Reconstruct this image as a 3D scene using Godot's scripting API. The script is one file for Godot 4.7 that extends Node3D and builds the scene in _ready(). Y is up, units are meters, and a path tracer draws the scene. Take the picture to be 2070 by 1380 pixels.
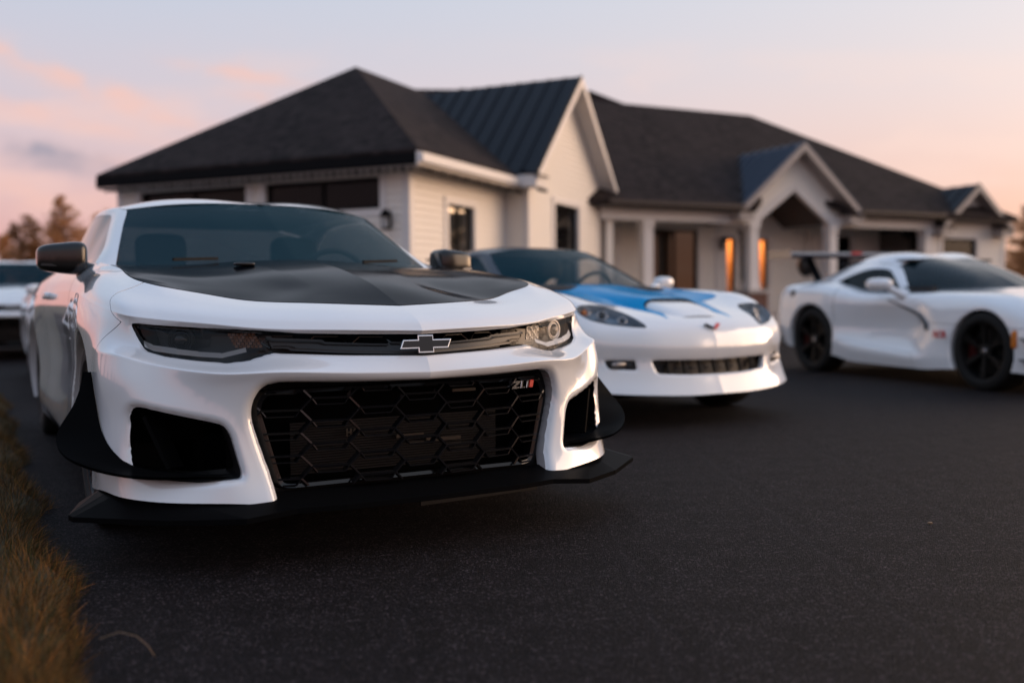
extends Node3D

var cam := Camera3D.new()

func _ready():
	camera_and_light()
	materials()
	setting()
	house()
	muscle_cars()
	sports_cars()
	plants()

func camera_and_light():
	cam.name = "camera"
	add_child(cam)
	cam.position = Vector3(0, 0.807, 0)
	cam.basis = Basis(Vector3.RIGHT, -0.0436) * Basis(Vector3.BACK, -0.0078)
	cam.keep_aspect = Camera3D.KEEP_HEIGHT
	cam.near = 0.05
	cam.far = 4000.0
	var at := CameraAttributesPhysical.new()
	at.frustum_focal_length = 34.0
	at.frustum_focus_distance = 3.25
	at.frustum_near = 0.05
	at.frustum_far = 4000.0
	at.exposure_aperture = 1.2
	cam.attributes = at
	cam.fov = rad_to_deg(2.0 * atan(690.0 / 1950.0))
	var env := Environment.new()
	env.background_mode = Environment.BG_SKY
	env.tonemap_mode = Environment.TONE_MAPPER_LINEAR
	env.tonemap_exposure = 1.0
	env.sdfgi_enabled = true
	env.ssao_enabled = true
	env.ssil_enabled = true
	var sky := Sky.new()
	var pan := PanoramaSkyMaterial.new()
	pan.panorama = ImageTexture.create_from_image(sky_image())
	sky.sky_material = pan
	env.sky = sky
	var we := WorldEnvironment.new()
	we.name = "sky"
	we.environment = env
	add_child(we)
	var sun := DirectionalLight3D.new()
	sun.name = "sun"
	sun.light_color = Color(1.0, 0.85, 0.72)
	sun.light_energy = 0.95
	sun.light_angular_distance = 60.0
	sun.shadow_enabled = true
	add_child(sun)
	sun.look_at_from_position(Vector3(9.6, 1.0, -2.2), Vector3.ZERO)

# cirrus in view: azimuth, elevation, half length, half height in degrees, slope, strength, rosy or slate
const STREAKS := [
	[-25.5, 12.2, 5.5, .45, -.30, .85, 1], [-21.5, 10.6, 5.0, .50, -.25, .75, 1], [-15.5, 12.6, 3.2, .40, -.12, .80, 1], [-14.2, 11.3, 2.2, .30, -.12, .55, 1],
	[-24.5, 9.6, 4.5, .40, -.18, .60, 1], [-26.0, 5.4, 7.0, .70, -.05, .75, 1], [-19.5, 7.2, 4.0, .45, -.12, .60, 1], [-44.0, 11.0, 9.0, .9, -.2, .7, 1], [-60.0, 8.0, 12.0, .9, .1, .6, 1],
	[-25.6, 7.9, 2.6, .42, -.06, .95, -1], [-24.0, 7.1, 3.4, .30, -.05, .60, -1], [-48.0, 7.5, 6.0, .6, .05, .7, -1],
]

# evening sky: blue-grey overhead, rose low down on the left, peach where the sun went down beyond the right edge
func sky_image() -> Image:
	var w := 1440
	var h := 720
	var im := Image.create(w, h, false, Image.FORMAT_RGBF)
	var wisps := FastNoiseLite.new()
	wisps.seed = 11
	wisps.frequency = 1.0
	wisps.fractal_octaves = 5
	wisps.fractal_gain = 0.55
	wisps.domain_warp_enabled = true
	wisps.domain_warp_amplitude = 0.35
	wisps.domain_warp_frequency = 1.2
	var banks := FastNoiseLite.new()
	banks.seed = 5
	banks.frequency = 1.0
	banks.fractal_octaves = 4
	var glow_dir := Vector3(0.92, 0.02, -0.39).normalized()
	for y in h:
		var el := (0.5 - (y + 0.5) / h) * PI
		if el < -0.02:
			im.fill_rect(Rect2i(0, y, w, h - y), Color(0.10, 0.085, 0.08))
			break
		var e := maxf(el, 0.0)
		var se := sin(e)
		for x in w:
			var az := (x + 0.5) / w * TAU     # 0 ahead, growing to the right
			var d := Vector3(sin(az) * cos(e), se, -cos(az) * cos(e))
			var toward := d.dot(glow_dir)
			var k := clampf(toward * 0.5 + 0.5, 0.0, 1.0)
			# base colours, linear
			var k2 := pow(k, 3.0)
			var top := Color(0.53, 0.61, 0.745).lerp(Color(0.93, 0.88, 0.875), pow(k, 4.0))
			var zenith := Color(0.42, 0.56, 0.80).lerp(Color(0.52, 0.62, 0.80), k2)
			var mid := Color(0.67, 0.62, 0.70).lerp(Color(1.0, 0.85, 0.785), k2)
			var low := Color(0.78, 0.39, 0.36).lerp(Color(1.0, 0.50, 0.24), k2)
			var c := mid.lerp(top, smoothstep(0.10, 0.34, se))
			c = c.lerp(zenith, smoothstep(0.38, 0.85, se))
			c = c.lerp(low, exp(-pow(se / 0.135, 1.6)))
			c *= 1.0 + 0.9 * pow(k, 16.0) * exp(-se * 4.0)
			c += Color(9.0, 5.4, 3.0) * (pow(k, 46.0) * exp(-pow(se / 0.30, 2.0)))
			# thin rosy cirrus, low down
			var q := d / (se + 0.16)
			var n := wisps.get_noise_2d(q.x * 0.62 + 0.30 * q.z, q.z * 1.3 - q.x * 0.30)
			var cover := smoothstep(0.0, 0.40, n) * smoothstep(0.0, 0.05, se) * (1.0 - smoothstep(0.16, 0.30, se))
			c = c.lerp(Color(0.92, 0.60, 0.54).lerp(Color(1.12, 0.88, 0.76), k2), cover * 0.55 * (1.0 - 0.8 * k2))
			# streaks of rosy cirrus and one slate bank on the left
			if az > PI:
				var azd := rad_to_deg(az) - 360.0
				var eld := rad_to_deg(e)
				var t := wisps.get_noise_2d(azd * 0.32, eld * 0.9)
				for st in STREAKS:
					var dx: float = (azd - st[0]) / st[2]
					var dy: float = (eld - st[1] - st[4] * (azd - st[0]) - 0.55 * t) / st[3]
					var a: float = st[5] * exp(-dx * dx - dy * dy) * clampf(0.75 + 1.3 * t, 0.0, 1.0)
					c = c.lerp(Color(0.93, 0.58, 0.50) if st[6] > 0 else Color(0.34, 0.33, 0.41), clampf(a, 0.0, 0.9))
			im.set_pixel(x, y, c)
	return im

func materials():
	paint("paint_white", Color(0.74, 0.755, 0.775))
	paint("paint_blue", Color(0.0, 0.26, 0.56))
	M.paint_blue.clearcoat = 0.1
	M.paint_blue.metallic_specular = 0.1
	mat("satin_black", Color(0.003, 0.004, 0.006), 0.12, 0.0, 0.10)
	mat("satin_trim", Color(0.004, 0.004, 0.0043), 0.36, 0.0, 0.06)
	mat("gloss_black", Color(0.006, 0.006, 0.007), 0.12)
	mat("trim_black", Color(0.010, 0.010, 0.011), 0.45)
	mat("void_black", Color(0.004, 0.004, 0.004), 0.9, 0.0, 0.1)
	mat("rubber", Color(0.012, 0.012, 0.012), 0.75, 0.0, 0.3)
	mat("chrome", Color(0.75, 0.75, 0.76), 0.08, 1.0)
	mat("reflector", Color(0.30, 0.30, 0.31), 0.3, 1.0)
	mat("dark_metal", Color(0.006, 0.006, 0.006), 0.45, 0.2, 0.3)
	mat("radiator", Color(0.016, 0.013, 0.011), 0.45, 0.3)
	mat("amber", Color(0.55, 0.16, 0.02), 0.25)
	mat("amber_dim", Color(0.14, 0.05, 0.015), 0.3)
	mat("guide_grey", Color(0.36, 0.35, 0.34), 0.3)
	mat("red_paint", Color(0.55, 0.015, 0.012), 0.35)
	mat("caliper_red", Color(0.035, 0.004, 0.004), 0.6, 0.0, 0.2)
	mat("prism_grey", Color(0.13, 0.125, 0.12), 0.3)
	mat("seat_black", Color(0.012, 0.012, 0.014), 0.8)
	mat("led_white", Color(0.45, 0.45, 0.45), 0.3)
	glass("windscreen", Color(0.002, 0.050, 0.075), 0.44)
	M.windscreen.metallic_specular = 0.16
	glass("windscreen_dark", Color(0.004, 0.014, 0.019), 0.86)
	M.windscreen_dark.metallic_specular = 0.3
	glass("lit_pane", Color(.01, .008, .006), 0.12, 0.03)
	mat("room_warm", Color(.74, .60, .44), .8)
	var bulb := mat("bulb_glow", Color(1, .7, .4), .5)
	bulb.emission_enabled = true
	bulb.emission = Color(1.0, .62, .3)
	bulb.emission_energy_multiplier = 1.2
	glass("side_glass", Color(0.004, 0.008, 0.01), 0.85)
	glass("lens", Color(0.2, 0.2, 0.21), 0.04)
	M.lens.metallic_specular = 0.2
	glass("lens_shaded", Color(0.006, 0.006, 0.008), 0.30)  # darker copy of the lens, shade on the left lamp put into its colour
	M.lens_shaded.metallic_specular = 0.3

func paint(called: String, lin: Color):
	var m := mat(called, lin, 0.14, 0.0, 0.9)
	m.clearcoat_enabled = true
	m.clearcoat = 1.0
	m.clearcoat_roughness = 0.03
	return m

# ================================================= helpers
var M := {}          # materials by name
var taken := {}
var rng := RandomNumberGenerator.new()

func numbered(called: String) -> String:
	if not taken.has(called):
		taken[called] = 0
		return called
	taken[called] += 1
	return "%s_%03d" % [called, taken[called]]

func tag(o: Node, label: String, category := "", group := "", kind := ""):
	if label: o.set_meta("label", label)
	if category: o.set_meta("category", category)
	if group: o.set_meta("group", group)
	if kind: o.set_meta("kind", kind)
	return o

func thing(called: String, label: String, category: String, at := Vector3.ZERO, turn := 0.0, group := "") -> Node3D:
	var o := Node3D.new()
	o.name = numbered(called)
	add_child(o, true)
	o.position = at
	o.rotation.y = turn
	tag(o, label, category, group)
	return o

func put(called: String, mesh: Mesh, mat: Material, parent: Node = self, at := Vector3.ZERO) -> MeshInstance3D:
	var o := MeshInstance3D.new()
	o.name = called if parent != self else numbered(called)
	o.mesh = mesh
	if mat: o.material_override = mat
	o.position = at
	parent.add_child(o, true)
	return o

func mat(called: String, lin: Color, rough := 0.6, metal := 0.0, spec := 0.5) -> StandardMaterial3D:
	var m := StandardMaterial3D.new()
	m.albedo_color = lin.linear_to_srgb()
	m.roughness = rough
	m.metallic = metal
	m.metallic_specular = spec
	M[called] = m
	return m

func glass(called: String, lin: Color, alpha: float, rough := 0.02) -> StandardMaterial3D:
	var m := mat(called, lin, rough)
	m.transparency = BaseMaterial3D.TRANSPARENCY_ALPHA
	m.albedo_color.a = alpha
	return m

# ---- triangle soup with normals
class Soup:
	var v := PackedVector3Array()
	var n := PackedVector3Array()
	var uv := PackedVector2Array()
	func tri(a: Vector3, b: Vector3, c: Vector3, na: Vector3, nb: Vector3, nc: Vector3):
		if (b - a).cross(c - a).dot(na + nb + nc) > 0.0:
			v.append_array([a, c, b]); n.append_array([na, nc, nb])
		else:
			v.append_array([a, b, c]); n.append_array([na, nb, nc])
	func flat(a: Vector3, b: Vector3, c: Vector3, out: Vector3):
		var q := (b - a).cross(c - a)
		if q.length_squared() < 1e-16: return
		q = q.normalized()
		if q.dot(out) < 0.0: q = -q
		tri(a, b, c, q, q, q)
	func quad(a: Vector3, b: Vector3, c: Vector3, d: Vector3, out: Vector3):
		flat(a, b, c, out); flat(a, c, d, out)
	func box(lo: Vector3, hi: Vector3, t := Transform3D()):
		for ax in 3:
			for s in 2:
				var o := Vector3.ZERO; o[ax] = 1.0 if s else -1.0
				var p := []
				for k in [[0, 0], [1, 0], [1, 1], [0, 1]]:
					var q := Vector3.ZERO
					q[ax] = hi[ax] if s else lo[ax]
					q[(ax + 1) % 3] = hi[(ax + 1) % 3] if k[0] else lo[(ax + 1) % 3]
					q[(ax + 2) % 3] = hi[(ax + 2) % 3] if k[1] else lo[(ax + 2) % 3]
					p.append(t * q)
				quad(p[0], p[1], p[2], p[3], t.basis * o)
	func add(o: Soup, t := Transform3D()):
		for i in range(0, o.v.size(), 3):
			var nb := t.basis
			tri(t * o.v[i], t * o.v[i + 1], t * o.v[i + 2], (nb * o.n[i]).normalized(), (nb * o.n[i + 1]).normalized(), (nb * o.n[i + 2]).normalized())
	func mirrored() -> Soup:
		var o := Soup.new()
		for i in range(0, v.size(), 3):
			o.v.append_array([v[i] * Vector3(-1, 1, 1), v[i + 2] * Vector3(-1, 1, 1), v[i + 1] * Vector3(-1, 1, 1)])
			o.n.append_array([n[i] * Vector3(-1, 1, 1), n[i + 2] * Vector3(-1, 1, 1), n[i + 1] * Vector3(-1, 1, 1)])
		return o
	func both() -> Soup:
		var o := mirrored()
		o.v.append_array(v); o.n.append_array(n)
		return o
	func mesh() -> ArrayMesh:
		var m := ArrayMesh.new()
		if v.is_empty(): return m
		var a := []
		a.resize(Mesh.ARRAY_MAX)
		a[Mesh.ARRAY_VERTEX] = v
		a[Mesh.ARRAY_NORMAL] = n
		if uv.size() == v.size(): a[Mesh.ARRAY_TEX_UV] = uv
		m.add_surface_from_arrays(Mesh.PRIMITIVE_TRIANGLES, a)
		return m

func box_mesh(lo: Vector3, hi: Vector3, t := Transform3D()) -> ArrayMesh:
	var s := Soup.new()
	s.box(lo, hi, t)
	return s.mesh()

# a bar of rectangular section from a to b; up gives the side that w spans away from
func bar(s: Soup, a: Vector3, b: Vector3, w: float, h: float, up := Vector3.UP):
	var d := (b - a)
	var z := d.normalized()
	var x := up.cross(z)
	if x.length() < 1e-4: x = Vector3.RIGHT.cross(z)
	x = x.normalized()
	var y := z.cross(x)
	s.box(Vector3(-w / 2, -h / 2, 0), Vector3(w / 2, h / 2, d.length()), Transform3D(Basis(x, y, z), a))

func tube(s: Soup, pts: PackedVector3Array, r0: float, r1: float, sides := 8, cap := true):
	var n := pts.size()
	var rings := []
	var dirs := []
	var px := Vector3.ZERO
	for i in n:
		var d := (pts[mini(i + 1, n - 1)] - pts[maxi(i - 1, 0)]).normalized()
		if px == Vector3.ZERO:
			px = d.cross(Vector3.UP if absf(d.y) < 0.9 else Vector3.RIGHT).normalized()
		px = (px - d * px.dot(d)).normalized()
		var py := d.cross(px)
		var r := lerpf(r0, r1, float(i) / maxf(1, n - 1))
		var ring := []
		var dd := []
		for k in sides:
			var a := TAU * k / sides
			var o := px * cos(a) + py * sin(a)
			dd.append(o)
			ring.append(pts[i] + o * r)
		rings.append(ring); dirs.append(dd)
	for i in n - 1:
		for k in sides:
			var k2 := (k + 1) % sides
			s.tri(rings[i][k], rings[i + 1][k], rings[i + 1][k2], dirs[i][k], dirs[i + 1][k], dirs[i + 1][k2])
			s.tri(rings[i][k], rings[i + 1][k2], rings[i][k2], dirs[i][k], dirs[i + 1][k2], dirs[i][k2])
	if cap:
		for e in [0, n - 1]:
			var o: Vector3 = (pts[0] - pts[1]).normalized() if e == 0 else (pts[n - 1] - pts[n - 2]).normalized()
			for k in sides:
				s.tri(pts[e], rings[e][k], rings[e][(k + 1) % sides], o, o, o)

# lathe round the x axis: profile of (x, r)
func lathe_x(s: Soup, prof: PackedVector2Array, seg := 40, sharp := 35.0):
	for i in prof.size() - 1:
		var d := prof[i + 1] - prof[i]
		if d.length() < 1e-6: continue
		var nn := Vector2(-d.y, d.x).normalized()
		var n0 := nn
		var n1 := nn
		if i > 0:
			var e := prof[i] - prof[i - 1]
			var m := Vector2(-e.y, e.x).normalized()
			if rad_to_deg(absf(m.angle_to(nn))) < sharp: n0 = (m + nn).normalized()
		if i < prof.size() - 2:
			var e := prof[i + 2] - prof[i + 1]
			var m := Vector2(-e.y, e.x).normalized()
			if rad_to_deg(absf(m.angle_to(nn))) < sharp: n1 = (m + nn).normalized()
		for k in seg:
			var a0 := TAU * k / seg
			var a1 := TAU * (k + 1) / seg
			var f := func(p: Vector2, a: float) -> Vector3: return Vector3(p.x, p.y * cos(a), p.y * sin(a))
			var p00: Vector3 = f.call(prof[i], a0)
			var p01: Vector3 = f.call(prof[i], a1)
			var p10: Vector3 = f.call(prof[i + 1], a0)
			var p11: Vector3 = f.call(prof[i + 1], a1)
			var q00: Vector3 = f.call(n0, a0)
			var q01: Vector3 = f.call(n0, a1)
			var q10: Vector3 = f.call(n1, a0)
			var q11: Vector3 = f.call(n1, a1)
			s.tri(p00, p10, p11, q00, q10, q11)
			s.tri(p00, p11, p01, q00, q11, q01)

# rounded block: superellipsoid of half sizes h; e near 0.3 is boxy, 1 is round; warp may bend it
func blob(s: Soup, c: Vector3, h: Vector3, e1 := 0.5, e2 := 0.5, nu := 28, nv := 16, t := Transform3D(), warp = null):
	var P := []
	for j in nv + 1:
		var b := -PI / 2 + PI * j / nv
		for i in nu:
			var a := TAU * i / nu
			var cb := pow(absf(cos(b)), e1)
			var p := Vector3(signf(cos(a)) * pow(absf(cos(a)), e2) * cb, signf(sin(b)) * pow(absf(sin(b)), e1), signf(sin(a)) * pow(absf(sin(a)), e2) * cb) * h
			if warp != null: p = warp.call(p)
			P.append(t * (p + c))
	var N := []
	for j in nv + 1:
		for i in nu:
			var du: Vector3 = P[j * nu + (i + 1) % nu] - P[j * nu + (i + nu - 1) % nu]
			var dv: Vector3 = P[mini(j + 1, nv) * nu + i] - P[maxi(j - 1, 0) * nu + i]
			var q := dv.cross(du)
			if q.length_squared() < 1e-14: q = t.basis.y * (1.0 if j > nv / 2 else -1.0)
			q = q.normalized()
			if q.dot(P[j * nu + i] - t * c) < 0: q = -q
			N.append(q)
	for j in nv:
		for i in nu:
			var i2 := (i + 1) % nu
			var a := j * nu + i
			var b := j * nu + i2
			var c2 := (j + 1) * nu + i2
			var d := (j + 1) * nu + i
			s.tri(P[a], P[b], P[c2], N[a], N[b], N[c2])
			s.tri(P[a], P[c2], P[d], N[a], N[c2], N[d])

# extruded outline in the local xy plane, front at z = depth, with a small bevel
func extrude(s: Soup, poly: PackedVector2Array, depth: float, bevel := 0.0, t := Transform3D(), back := true):
	var idx := Geometry2D.triangulate_polygon(poly)
	var top := poly
	if bevel > 0.0:
		var o := Geometry2D.offset_polygon(poly, -bevel, Geometry2D.JOIN_MITER)
		if o.size() == 1 and o[0].size() == poly.size():
			var q: PackedVector2Array = o[0]
			# match the start
			var best := 0
			for i in q.size():
				if q[i].distance_to(poly[0]) < q[best].distance_to(poly[0]): best = i
			top = PackedVector2Array()
			for i in q.size(): top.append(q[(best + i) % q.size()])
	var ti := Geometry2D.triangulate_polygon(top)
	for k in range(0, ti.size(), 3):
		s.flat(t * Vector3(top[ti[k]].x, top[ti[k]].y, depth), t * Vector3(top[ti[k + 1]].x, top[ti[k + 1]].y, depth), t * Vector3(top[ti[k + 2]].x, top[ti[k + 2]].y, depth), t.basis.z)
	if back:
		for k in range(0, idx.size(), 3):
			s.flat(t * Vector3(poly[idx[k]].x, poly[idx[k]].y, 0), t * Vector3(poly[idx[k + 1]].x, poly[idx[k + 1]].y, 0), t * Vector3(poly[idx[k + 2]].x, poly[idx[k + 2]].y, 0), -t.basis.z)
	var cw := 1.0 if Geometry2D.is_polygon_clockwise(poly) else -1.0
	var n := poly.size()
	for i in n:
		var a := poly[i]
		var b := poly[(i + 1) % n]
		var ta := top[i]
		var tb := top[(i + 1) % n]
		var o := Vector3(-(b - a).y, (b - a).x, 0) * cw
		var zb := depth - bevel
		s.quad(t * Vector3(a.x, a.y, 0), t * Vector3(b.x, b.y, 0), t * Vector3(b.x, b.y, zb), t * Vector3(a.x, a.y, zb), t.basis * o)
		if bevel > 0.0:
			s.quad(t * Vector3(a.x, a.y, zb), t * Vector3(b.x, b.y, zb), t * Vector3(tb.x, tb.y, depth), t * Vector3(ta.x, ta.y, depth), t.basis * (o.normalized() + Vector3(0, 0, 1)))

func rounded(pts: Array, r: float, seg := 4) -> PackedVector2Array:
	var out := PackedVector2Array()
	var n := pts.size()
	for i in n:
		var p: Vector2 = pts[i]
		var a: Vector2 = pts[(i + n - 1) % n]
		var b: Vector2 = pts[(i + 1) % n]
		var ra := minf(r, p.distance_to(a) * 0.45)
		var rb := minf(r, p.distance_to(b) * 0.45)
		var q0 := p + (a - p).normalized() * ra
		var q1 := p + (b - p).normalized() * rb
		for k in seg + 1:
			var t := float(k) / seg
			out.append(q0.lerp(p, t).lerp(p.lerp(q1, t), t))
	return out

func v2(a: Array) -> Array:
	var o := []
	for i in range(0, a.size(), 2): o.append(Vector2(a[i], a[i + 1]))
	return o

# ---- lofted sheets that can be trimmed
class Sheet:
	var nu := 0
	var nv := 0
	var p := PackedVector3Array()
	var n := PackedVector3Array()
	var f := {}
	var segs := {}
	var st := []      # dense column of each station
	var sw := []      # dense row of each control row

func spline(p: PackedVector3Array, subs: PackedInt32Array, cr: Array, m0 := false, m1 := false) -> PackedVector3Array:
	var n := p.size()
	var d := PackedFloat32Array()
	for i in n - 1: d.append(maxf(sqrt(p[i].distance_to(p[i + 1])), 1e-3))
	var mi := PackedVector3Array()
	var mo := PackedVector3Array()
	for i in n:
		var a := Vector3.ZERO
		if i == 0:
			a = (p[1] - p[0]) / d[0]
			if m0: a = Vector3(a.x, 0, 0)
		elif i == n - 1:
			a = (p[i] - p[i - 1]) / d[i - 1]
			if m1: a = Vector3(a.x, 0, 0)
		elif cr.has(i):
			mi.append((p[i] - p[i - 1]) / d[i - 1])
			mo.append((p[i + 1] - p[i]) / d[i])
			continue
		else:
			a = ((p[i] - p[i - 1]) / d[i - 1] * d[i] + (p[i + 1] - p[i]) / d[i] * d[i - 1]) / (d[i] + d[i - 1])
		mi.append(a); mo.append(a)
	var o := PackedVector3Array()
	for i in n - 1:
		for k in subs[i]:
			var t := float(k) / subs[i]
			var t2 := t * t
			var t3 := t2 * t
			o.append((2 * t3 - 3 * t2 + 1) * p[i] + (t3 - 2 * t2 + t) * d[i] * mo[i] + (3 * t2 - 2 * t3) * p[i + 1] + (t3 - t2) * d[i] * mi[i + 1])
	o.append(p[n - 1])
	return o

func grid_of(a: Array) -> Array:
	var g := []
	for st in a:
		var r := PackedVector3Array()
		for i in range(0, st.size(), 3): r.append(Vector3(st[i], st[i + 1], st[i + 2]))
		g.append(r)
	return g

# stations x rows of control points -> dense sheet
func loft(g: Array, cell: float, crv := [], cru := [], m0 := false, m1 := false, cells := []) -> Sheet:
	var K := g.size()
	var R: int = g[0].size()
	var su := PackedInt32Array()
	for k in K - 1:
		var l := 0.0
		for r in R: l = maxf(l, g[k][r].distance_to(g[k + 1][r]))
		su.append(maxi(1, ceili(l / (cells[k] if k < cells.size() else cell))))
	var sv := PackedInt32Array()
	for r in R - 1:
		var l := 0.0
		for k in K: l = maxf(l, g[k][r].distance_to(g[k][r + 1]))
		sv.append(maxi(1, ceili(l / cell)))
	var rows := []
	for r in R:
		var line := PackedVector3Array()
		for k in K: line.append(g[k][r])
		rows.append(spline(line, su, cru, m0, m1))
	var s := Sheet.new()
	s.nu = rows[0].size()
	s.st.append(0)
	for k in K - 1: s.st.append(s.st[k] + su[k])
	s.sw.append(0)
	for r in R - 1: s.sw.append(s.sw[r] + sv[r])
	for i in s.nu:
		var col := PackedVector3Array()
		for r in R: col.append(rows[r][i])
		var c := spline(col, sv, crv)
		s.nv = c.size()
		s.p.append_array(c)
	return s

# normals; out: a point inside the body, normals look away from it
func normals(s: Sheet, flip := false, mx := false):
	s.n.resize(s.p.size())
	var nu := s.nu
	var nv := s.nv
	for i in nu:
		for j in nv:
			var a := s.p[maxi(i - 1, 0) * nv + j]
			var b := s.p[mini(i + 1, nu - 1) * nv + j]
			if mx and i == 0 and absf(s.p[j].x) < 1e-4: a = b * Vector3(-1, 1, 1)
			if mx and i == nu - 1 and absf(s.p[i * nv + j].x) < 1e-4: b = a * Vector3(-1, 1, 1)
			var c := s.p[i * nv + maxi(j - 1, 0)]
			var d := s.p[i * nv + mini(j + 1, nv - 1)]
			var q := (b - a).cross(d - c)
			if q.length_squared() < 1e-18: q = Vector3.UP
			s.n[i * nv + j] = -q.normalized() if flip else q.normalized()

func sdf(q: Vector2, poly: PackedVector2Array) -> float:
	var d := 1e9
	var inside := false
	var n := poly.size()
	var b := poly[n - 1]
	for i in n:
		var a := poly[i]
		var e := b - a
		var w := q - a
		var t := clampf(w.dot(e) / maxf(e.dot(e), 1e-12), 0.0, 1.0)
		d = minf(d, (w - e * t).length_squared())
		if (a.y > q.y) != (b.y > q.y) and q.x < (b.x - a.x) * (q.y - a.y) / (b.y - a.y) + a.x: inside = not inside
		b = a
	return -sqrt(d) if inside else sqrt(d)

# signed distance (outside positive) to an outline seen along an axis; only where ok(point)
func field_poly(s: Sheet, called: String, poly: PackedVector2Array, ax: int, ay: int, ok = null):
	var f := PackedFloat32Array()
	f.resize(s.p.size())
	var lo := poly[0]
	var hi := poly[0]
	for q in poly:
		lo = lo.min(q); hi = hi.max(q)
	for i in s.p.size():
		var p := s.p[i]
		var q := Vector2(p[ax], p[ay])
		var far := maxf(maxf(lo.x - q.x, q.x - hi.x), maxf(lo.y - q.y, q.y - hi.y))
		if far > 0.05 or (ok != null and not ok.call(p)): f[i] = maxf(far, 0.05)
		else: f[i] = sdf(q, poly)
	s.f[called] = f

func field_fn(s: Sheet, called: String, fn: Callable):
	var f := PackedFloat32Array()
	f.resize(s.p.size())
	for i in s.p.size(): f[i] = fn.call(s.p[i])
	s.f[called] = f

# roll the edge of a hole inwards over r
func roll(s: Sheet, called: String, r: float, depth := 1.0, dir := Vector3.ZERO):
	var f: PackedFloat32Array = s.f[called]
	for i in s.p.size():
		if f[i] < r and f[i] > -r:
			var t := clampf(1.0 - f[i] / r, 0.0, 1.0)
			var k := r * depth * (1.0 - sqrt(maxf(0.0, 1.0 - t * t)))
			s.p[i] += (dir if dir != Vector3.ZERO else -s.n[i]) * k

# triangles where every condition [field, sign, threshold] holds; cut edges are kept for lips
func emit(s: Sheet, conds: Array, offset := 0.0, out: Soup = null, i0 := 0, i1 := 1000000) -> Soup:
	if out == null: out = Soup.new()
	var nv := s.nv
	var F := []
	for c in conds:
		F.append(s.f[c[0]])
		s.segs[c[0]] = []
	var nc := conds.size()
	for i in range(i0, mini(i1, s.nu - 1)):
		for j in nv - 1:
			var id := [i * nv + j, (i + 1) * nv + j, (i + 1) * nv + j + 1, i * nv + j + 1]
			var state := 1
			for k in nc:
				var sg: float = conds[k][1]
				var th: float = conds[k][2]
				var cnt := 0
				for a in id:
					if sg * F[k][a] - th > 0.0: cnt += 1
				if cnt == 0:
					state = 0
					break
				if cnt < 4: state = 2
			if state == 0: continue
			if state == 1:
				var p := [s.p[id[0]] + s.n[id[0]] * offset, s.p[id[1]] + s.n[id[1]] * offset, s.p[id[2]] + s.n[id[2]] * offset, s.p[id[3]] + s.n[id[3]] * offset]
				out.tri(p[0], p[1], p[2], s.n[id[0]], s.n[id[1]], s.n[id[2]])
				out.tri(p[0], p[2], p[3], s.n[id[0]], s.n[id[2]], s.n[id[3]])
				continue
			for t in [[0, 1, 2], [0, 2, 3]]:
				var A: int = id[t[0]]
				var B: int = id[t[1]]
				var C: int = id[t[2]]
				var poly := [Vector3(1, 0, 0), Vector3(0, 1, 0), Vector3(0, 0, 1)]
				var G := []
				for k in nc:
					var sg: float = conds[k][1]
					var th: float = conds[k][2]
					var g := Vector3(sg * F[k][A] - th, sg * F[k][B] - th, sg * F[k][C] - th)
					G.append(g)
					var nx := []
					for e in poly.size():
						var u: Vector3 = poly[e]
						var w: Vector3 = poly[(e + 1) % poly.size()]
						var gu := g.dot(u)
						var gw := g.dot(w)
						if gu >= 0: nx.append(u)
						if (gu >= 0) != (gw >= 0): nx.append(u.lerp(w, gu / (gu - gw)))
					poly = nx
					if poly.size() < 3: break
				if poly.size() < 3: continue
				var P := []
				var N := []
				for u in poly:
					var nn: Vector3 = (s.n[A] * u.x + s.n[B] * u.y + s.n[C] * u.z).normalized()
					P.append(s.p[A] * u.x + s.p[B] * u.y + s.p[C] * u.z + nn * offset)
					N.append(nn)
				for e in range(1, poly.size() - 1):
					out.tri(P[0], P[e], P[e + 1], N[0], N[e], N[e + 1])
				for e in poly.size():
					var e2 := (e + 1) % poly.size()
					for k in nc:
						if absf(G[k].dot(poly[e])) < 1e-6 and absf(G[k].dot(poly[e2])) < 1e-6:
							s.segs[conds[k][0]].append([P[e], P[e2], N[e], N[e2]])
	return out

# walls that run from the cut edge of a hole by dir (plus inward along the normal by sink)
func lip(s: Sheet, called: String, dir: Vector3, sink := 0.0, out: Soup = null) -> Soup:
	if out == null: out = Soup.new()
	for g in s.segs[called]:
		var a: Vector3 = g[0]
		var b: Vector3 = g[1]
		var a2: Vector3 = a + dir - g[2] * sink
		var b2: Vector3 = b + dir - g[3] * sink
		var q := (b - a).cross(a2 - a)
		if q.length_squared() < 1e-16: continue
		q = q.normalized()
		out.tri(a, b, b2, q, q, q)
		out.tri(a, b2, a2, q, q, q)
	return out

# plain sheet mesh between control points
func skin(g: Array, cell: float, flip := false, both := true, crv := [], cru := [], m0 := false) -> Soup:
	var s := loft(grid_of(g), cell, crv, cru, m0)
	normals(s, flip, m0)
	var o := emit(s, [])
	return o.both() if both else o

func text_mesh(words: String, size: float, depth: float, bold := true) -> TextMesh:
	var t := TextMesh.new()
	var fnt := SystemFont.new()
	fnt.font_names = PackedStringArray(["Droid Sans"])
	if bold: fnt.font_weight = 700
	t.font = fnt
	t.text = words
	t.font_size = 64
	t.pixel_size = size / 64.0
	t.depth = depth
	return t

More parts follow.
